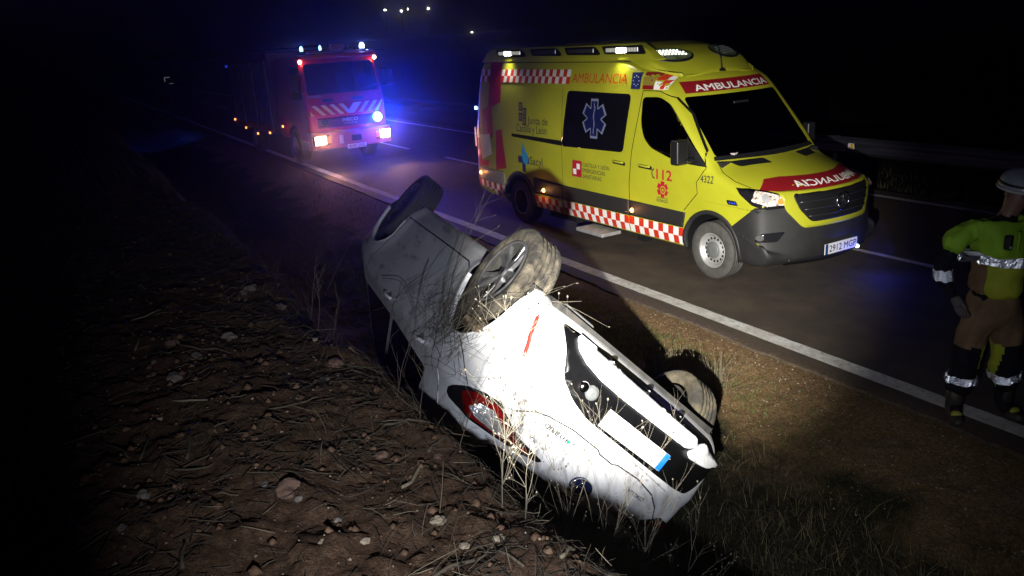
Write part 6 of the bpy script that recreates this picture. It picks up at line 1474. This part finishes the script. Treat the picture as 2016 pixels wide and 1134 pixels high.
# main pale bush in front of the tailgate, on the bank lip
weed(-2.36, 1.18, 0.62, 24, 1, 'tall pale branching dry weed nearest the camera before the tailgate', W1, (-0.06, 0.02), 0.0024, 0.95, tips=6, curl=0.25)
weed(-2.26, 1.22, 0.40, 9, 2, 'short pale dry weed at the foot of the tallest one', W1, (0.15, -0.1), 0.0019, 0.8, tips=4)
lab = ['thin dry weed crossing the tail lamp', 'thin dry weed right of the tail lamp', 'dry weed with round seed heads before the hybrid badge', 'dark bushy dry weed before the round emblem', 'dry weed right of the round emblem', 'low dry weed under the far tail lamp', 'slender dry weed reaching the number plate', 'dry weed at the right corner of the tailgate', 'dead weed stem leaning left of the emblem']
spots = [(-2.75, 1.42, 0.62, 8), (-2.62, 1.46, 0.66, 8), (-2.52, 1.55, 0.74, 10), (-2.45, 1.62, 0.66, 11), (-2.38, 1.75, 0.62, 9), (-2.30, 1.88, 0.55, 7), (-2.48, 1.68, 0.98, 4), (-2.35, 2.05, 0.60, 6), (-2.58, 1.60, 0.60, 7)]
for k, (x, y, h, n_) in enumerate(spots):
    weed(x, y, h + 0.12, n_ + 3, 20 + k, lab[k], W1, (-0.05 + 0.03 * (k % 3), 0.08), 0.0019, 0.42, m=M['stem_mid'], tips=5, curl=0.22)
W2 = 'long dry stalks tangled round the upturned rear wheel'
def stalk(pts, r_, seed, label, group, br=4):
    rg = random.Random(seed); t = thing('dry_stalk', label, 'stalk', tuple(pts[0]), group=group); o0 = Vector(pts[0]); st = MB()
    P = [Vector(p) - o0 for p in pts]
    # Catmull-Rom
    fine = []
    for i in range(len(P) - 1):
        a, b, c_, d = P[max(i - 1, 0)], P[i], P[i + 1], P[min(i + 2, len(P) - 1)]
        for j in range(6):
            u_ = j / 6; fine.append(0.5 * ((2 * b) + (c_ - a) * u_ + (2 * a - 5 * b + 4 * c_ - d) * u_ * u_ + (3 * b - a - 3 * c_ + d) * u_ ** 3))
    fine.append(P[-1]); n = len(fine); st.tube(fine, [r_ * (1 - 0.75 * i / (n - 1)) for i in range(n)], 5, 0, False)
    for _ in range(br):
        i = rg.randrange(n // 4, n - 2); q = fine[i]; d = (fine[i + 1] - fine[i]).normalized(); s_ = d.orthogonal(); s_.rotate(Matrix.Rotation(rg.uniform(0, 6.28), 3, d)); L = rg.uniform(0.08, 0.24)
        st.tube([q, q + (d + s_ * 0.5) * L * 0.5, q + (d * 1.2 + s_ * 0.7) * L], [r_ * 0.5, r_ * 0.4, r_ * 0.2], 4, 0, False)
        e = q + (d * 1.2 + s_ * 0.7) * L; st.tube([e, e + d * 0.006, e + d * 0.014], [0.0008, 0.0017, 0.0006], 5)
    st.build('stem', M['stem'], t, fixn=False)
def cl(x, y, z): return CAR_MW @ Vector((x, y, z))       # car-local point
rg = random.Random(77)
stalk_labels = ['long curved dry stalk lying across the rear door', 'dry stalk rising past the rear wheel toward the road', 'dry stalk with side twigs leaning over the rear wheel', 'long thin stalk across the white bumper corner', 'thin stalk arching across the rear wing', 'broken stalk poking out above the wheel arch', 'stalk lying along the edge of the wheel arch', 'pale stalk crossing below the door handle', 'bent stalk hanging off the bumper edge', 'thin stalk slanting over the tail lamp', 'wiry stalk crossing the middle of the doors', 'stalk standing up in front of the front door']
defs = [[(-0.2, -.90, .5), (-.55, -.97, .62), (-.95, -1.0, .80), (-1.3, -.95, 1.0)],
        [(-1.15, -.92, .75), (-1.0, -1.05, .40), (-.75, -1.05, .02), (-.45, -1.0, -.28)],
        [(-1.3, -.92, .78), (-1.15, -1.05, .42), (-.98, -1.1, .05), (-.75, -1.05, -.26)],
        [(-1.0, -1.0, .72), (-1.35, -1.04, .60), (-1.75, -1.02, .55), (-2.05, -.75, .60)],
        [(-1.1, -.98, .95), (-1.45, -1.05, .82), (-1.85, -1.0, .72), (-2.12, -.65, .62)],
        [(-1.38, -.9, .80), (-1.25, -1.08, .55), (-1.12, -1.12, .25), (-1.0, -1.1, .0)],
        [(-1.05, -.93, .9), (-1.25, -.98, .74), (-1.5, -.98, .70), (-1.7, -.95, .52)],
        [(.3, -.93, .85), (-.2, -.97, .75), (-.7, -.99, .78), (-1.2, -.98, .88)],
        [(-1.55, -.95, .5), (-1.8, -.98, .36), (-1.95, -.82, .22), (-1.98, -.7, .12)],
        [(-1.4, -.95, .98), (-1.7, -1.0, .9), (-1.98, -.9, .84), (-2.12, -.6, .80)],
        [(-.1, -.95, 1.05), (-.5, -.99, .85), (-.85, -1.0, .55), (-1.05, -1.02, .30)],
        [(.9, -1.05, 1.25), (1.0, -1.1, .95), (1.1, -1.1, .72), (1.25, -1.05, .45)]]
for k, d in enumerate(defs):
    stalk([cl(*p) for p in d], 0.0028 if k in (0, 2, 7) else 0.0019, 50 + k, stalk_labels[k], W2, 5)
tw = MB(); 
for k in range(150):
    x = -1.32 + rg.gauss(0, .22); z = 0.66 + rg.gauss(0, .10); y = -.88 - rg.random() * .10; a = rg.uniform(0, 6.28); L = rg.uniform(.08, .34)
    p = cl(x, y, z); q = cl(x + L * math.cos(a) * .8, y - rg.random() * .06, z + L * math.sin(a)); mdp = (p + q) / 2 + Vector((rg.gauss(0, .02), rg.gauss(0, .02), rg.gauss(0, .02))); tw.tube([p, mdp, q], [0.0013, 0.0012, 0.0006], 3, rg.randrange(2), False)
o = tw.build('twig_tangle', [M['stem'], M['straw_mid']], fixn=False); tag(o, 'tangle of dry twigs caught in the upturned rear wheel arch', 'twigs', kind='stuff')
TUFTS = ((-5.32, 4.34, .26, 60), (-5.14, 4.40, .30, 60), (-4.94, 4.44, .30, 60), (-4.74, 4.52, .38, 60), (-5.5, 4.42, .20, 40))
W3 = 'dry grass tufts on the verge by the far rear wheel'
def tuft(x, y, h, n, seed, label, group, m, name='grass_tuft', cat='grass tuft', lean=0.35):
    rg = random.Random(seed); t = thing(name, label, cat, (x, y, gz1(x, y) - 0.01), group=group); st = MB()
    for k in range(n):
        a = rg.uniform(0, 6.28); l_ = abs(rg.gauss(0, lean)) * h; H_ = h * rg.uniform(.5, 1.0); ox, oy = rg.gauss(0, .04), rg.gauss(0, .04)
        P = [(ox + math.cos(a) * l_ * u_ ** 1.7, oy + math.sin(a) * l_ * u_ ** 1.7, H_ * u_) for u_ in (0, .35, .7, 1)]; st.tube(P, [.0024, .0021, .0016, .0008], 3, 0, False)
        if rg.random() < .25: e = Vector(P[-1]); st.tube([e, e + Vector((0, 0, .01)), e + Vector((0, 0, .022))], [.001, .004, .001], 5)
    st.build('blades', m, t, fixn=False); return t
for k, (x, y, h, n_) in enumerate(TUFTS):
    tuft(x, y, h, n_, 90 + k, ['dry grass tuft behind the far rear wheel', 'tall dry grass tuft left of the far rear tyre top', 'dry grass tuft above the far rear tyre', 'tall pale grass tuft right of the far rear tyre', 'short dry grass tuft in the shadow edge'][k], W3, M['straw_pale'] if k != 4 else M['straw_mid'])
W4 = 'dry weeds on the dark slope below the verge'
for k, (x, y, h) in enumerate(((-3.35, 3.75, .42), (-2.55, 3.05, .40), (-2.1, 2.75, .35), (-1.75, 3.0, .40), (-2.9, 3.3, .30), (-1.9, 3.6, .30))):
    weed(x, y, h, 6, 120 + k, ['thin weed leaning right beyond the rear bumper', 'umbel weed in the dark at the bottom right of the wreck', 'umbel weed low in the ditch near the bottom edge', 'dry weed at the lower right of the ditch', 'small dry weed beside the bumper corner', 'small dry weed on the slope below the edge line'][k], W4, (0.12, 0.0), 0.0019, 0.6, m=M['straw_mid'])
W5 = 'dry weeds on the ditch bank left of the wreck'
for k, (x, y, h) in enumerate(((-5.0, 1.22, .40), (-5.5, 1.3, .46), (-4.55, 1.2, .30), (-3.55, 1.22, .34), (-3.2, 1.2, .30), (-6.4, 1.3, .30), (-2.95, 1.28, .30))):
    weed(x, y, h, 6, 140 + k, ['forked weed on the bank beside the front door', 'tall weed on the bank beside the front wing', 'low weed on the bank beside the rear door', 'weed on the bank beside the tail lamp', 'small weed on the bank close to the tail lamp', 'small weed far along the bank', 'wiry weed on the bank below the tail lamp'][k], W5, (0.1, 0.25), 0.0026, 0.6, m=M['stem'] if k in (0, 1) else M['straw_mid'], heads=False)
# ------------------------------------------------------------------ stones lying in the soil, one thing each
stone_m = [noisy('stone_grey', [(0.3, (0.10, 0.082, 0.070)), (0.7, (0.20, 0.165, 0.14))], 14, 5, 0.9, bump=.6, bscale=50), noisy('stone_red', [(0.3, (0.085, 0.045, 0.03)), (0.7, (0.17, 0.10, 0.065))], 14, 5, 0.9, bump=.6, bscale=50), noisy('stone_pale', [(0.3, (0.20, 0.155, 0.10)), (0.7, (0.33, 0.27, 0.19))], 14, 5, 0.9, bump=.6, bscale=50)]
def px_ground(px, py):
    d = (cf * F_PX + cr * (px - 1008) + cu * (567 - py)).normalized(); o = Vector((0, 0, CAM_H)); t = 1.0
    while t < 30:
        p = o + d * t
        if p.z < gz1(p.x, p.y): return p, t
        t += 0.02
    return o + d * 5, 5
stones = [(570, 966, 44, 1, 'largest reddish stone lying in a hollow of the soil'), (523, 958, 22, 0, 'flat stone left of the largest reddish stone'), (588, 985, 18, 0, 'small stone right under the largest reddish stone'),
          (862, 1027, 26, 2, 'pale yellow stone at the lower right of the soil'), (640, 752, 24, 0, 'rounded grey stone near the ditch bank'), (345, 748, 28, 0, 'rounded grey stone at the dark left of the field'),
          (450, 668, 24, 0, 'flat grey stone high on the field'), (388, 704, 20, 0, 'angular grey stone left of centre in the field'), (552, 606, 18, 0, 'small pale stone by the ditch far up the bank'), (494, 571, 22, 0, 'flat stone far up the field'),
          (480, 578, 14, 0, 'small stone beside the flat far stone'), (752, 898, 22, 1, 'orange stone near the ditch lip'), (862, 902, 20, 1, 'reddish stone right at the ditch lip'), (980, 1062, 20, 2, 'pale stone at the foot of the tall weed'),
          (348, 962, 20, 1, 'brown stone in the dark lower left'), (282, 976, 20, 0, 'grey stone in the darkest lower left'), (637, 1070, 18, 2, 'pale pebble-like stone near the bottom middle'), (915, 1078, 20, 2, 'flat pale stone at the bottom right of the soil'),
          (336, 677, 18, 1, 'reddish stone at the upper left of the field'), (240, 1040, 16, 0, 'small stone at the far lower left'), (660, 717, 26, 1, 'broad brown stone on the bank'), (690, 720, 18, 1, 'brown stone next to the broad one on the bank'), (735, 720, 16, 0, 'small stone on the lip of the bank')]
for k, (px, py, s_, mi, lb) in enumerate(stones):
    p, t = px_ground(px, py); r_ = s_ * t / F_PX / 2
    o = lump('stone', (0, 0, 0), (r_ * 1.15, r_ * 1.0, r_ * 0.75), stone_m[mi], None, 200 + k, 3, 0.22, 5)
    for p_ in o.data.polygons: p_.use_smooth = False
    o.location = (p.x, p.y, p.z + r_ * 0.15); o.rotation_euler = (0, 0, k * 1.3); tag(o, lb, 'stone', 'stones lying in the field soil')
rg = random.Random(9)
for k in range(60):
    x, y = rg.uniform(-7.5, -1.4), rg.uniform(-1.2, 1.25); r_ = rg.uniform(0.010, 0.022)
    o = lump('stone', (0, 0, 0), (r_ * 1.2, r_, r_ * .7), stone_m[rg.randrange(3)], None, 300 + k, 1, 0.25, 5)
    for p_ in o.data.polygons: p_.use_smooth = False
    o.location = (x, y, gz1(x, y) + r_ * .25); tag(o, 'small stone among the dark stalks of the field', 'stone', 'small stones scattered over the field')
# thick cut stalks lying on the soil
rg = random.Random(12)
for k in range(70):
    x, y = rg.uniform(-6.5, -1.5), rg.uniform(-1.2, 1.2); L = rg.uniform(.12, .38); a = rg.gauss(2.4, .8); r_ = rg.uniform(.004, .008)
    pts = []
    for j in range(5):
        u_ = j / 4 - .5; px_, py_ = x + math.cos(a) * L * u_ + rg.gauss(0, .006), y + math.sin(a) * L * u_ + rg.gauss(0, .006); pts.append([px_, py_, gz1(px_, py_)])
    zz = max(pts[0][2], pts[4][2]); 
    for j, q in enumerate(pts): q[2] = max(q[2] * .6 + (pts[0][2] * (1 - j / 4) + pts[4][2] * j / 4) * .4, q[2]) + r_ * 1.2
    mb = MB(); mb.tube([(q[0] - x, q[1] - y, q[2]) for q in pts], [r_, r_ * .95, r_ * 1.05, r_ * .9, r_ * .7], 6)
    o = mb.build('cut_stalk', M['straw_mid'] if rg.random() < .7 else M['straw_pale'], None, fixn=False); o.location = (x, y, 0); tag(o, 'thick cut dry stalk lying on the ploughed soil', 'stalk', 'cut stalks lying on the field')
# ------------------------------------------------------------------ thin mist added to imitate the glare round the lamps
hz_m = bpy.data.materials.new('glow_haze'); hz_m.use_nodes = True; t_ = hz_m.node_tree; t_.nodes.clear()
ho = t_.nodes.new("ShaderNodeOutputMaterial"); hv = t_.nodes.new("ShaderNodeVolumePrincipled"); hv.inputs["Color"].default_value = (0.95, 0.96, 1, 1)
hv.inputs["Density"].default_value = 0.0022; hv.inputs["Anisotropy"].default_value = 0.95
t_.links.new(hv.outputs[0], ho.inputs["Volume"])
mb = MB(); mb.box((-600, 200, 15), (3000, 3400, 60)); hz = mb.build('glow_haze', hz_m); hz['kind'] = 'stuff'; hz['label'] = 'thin mist added for the glow round the lamps'
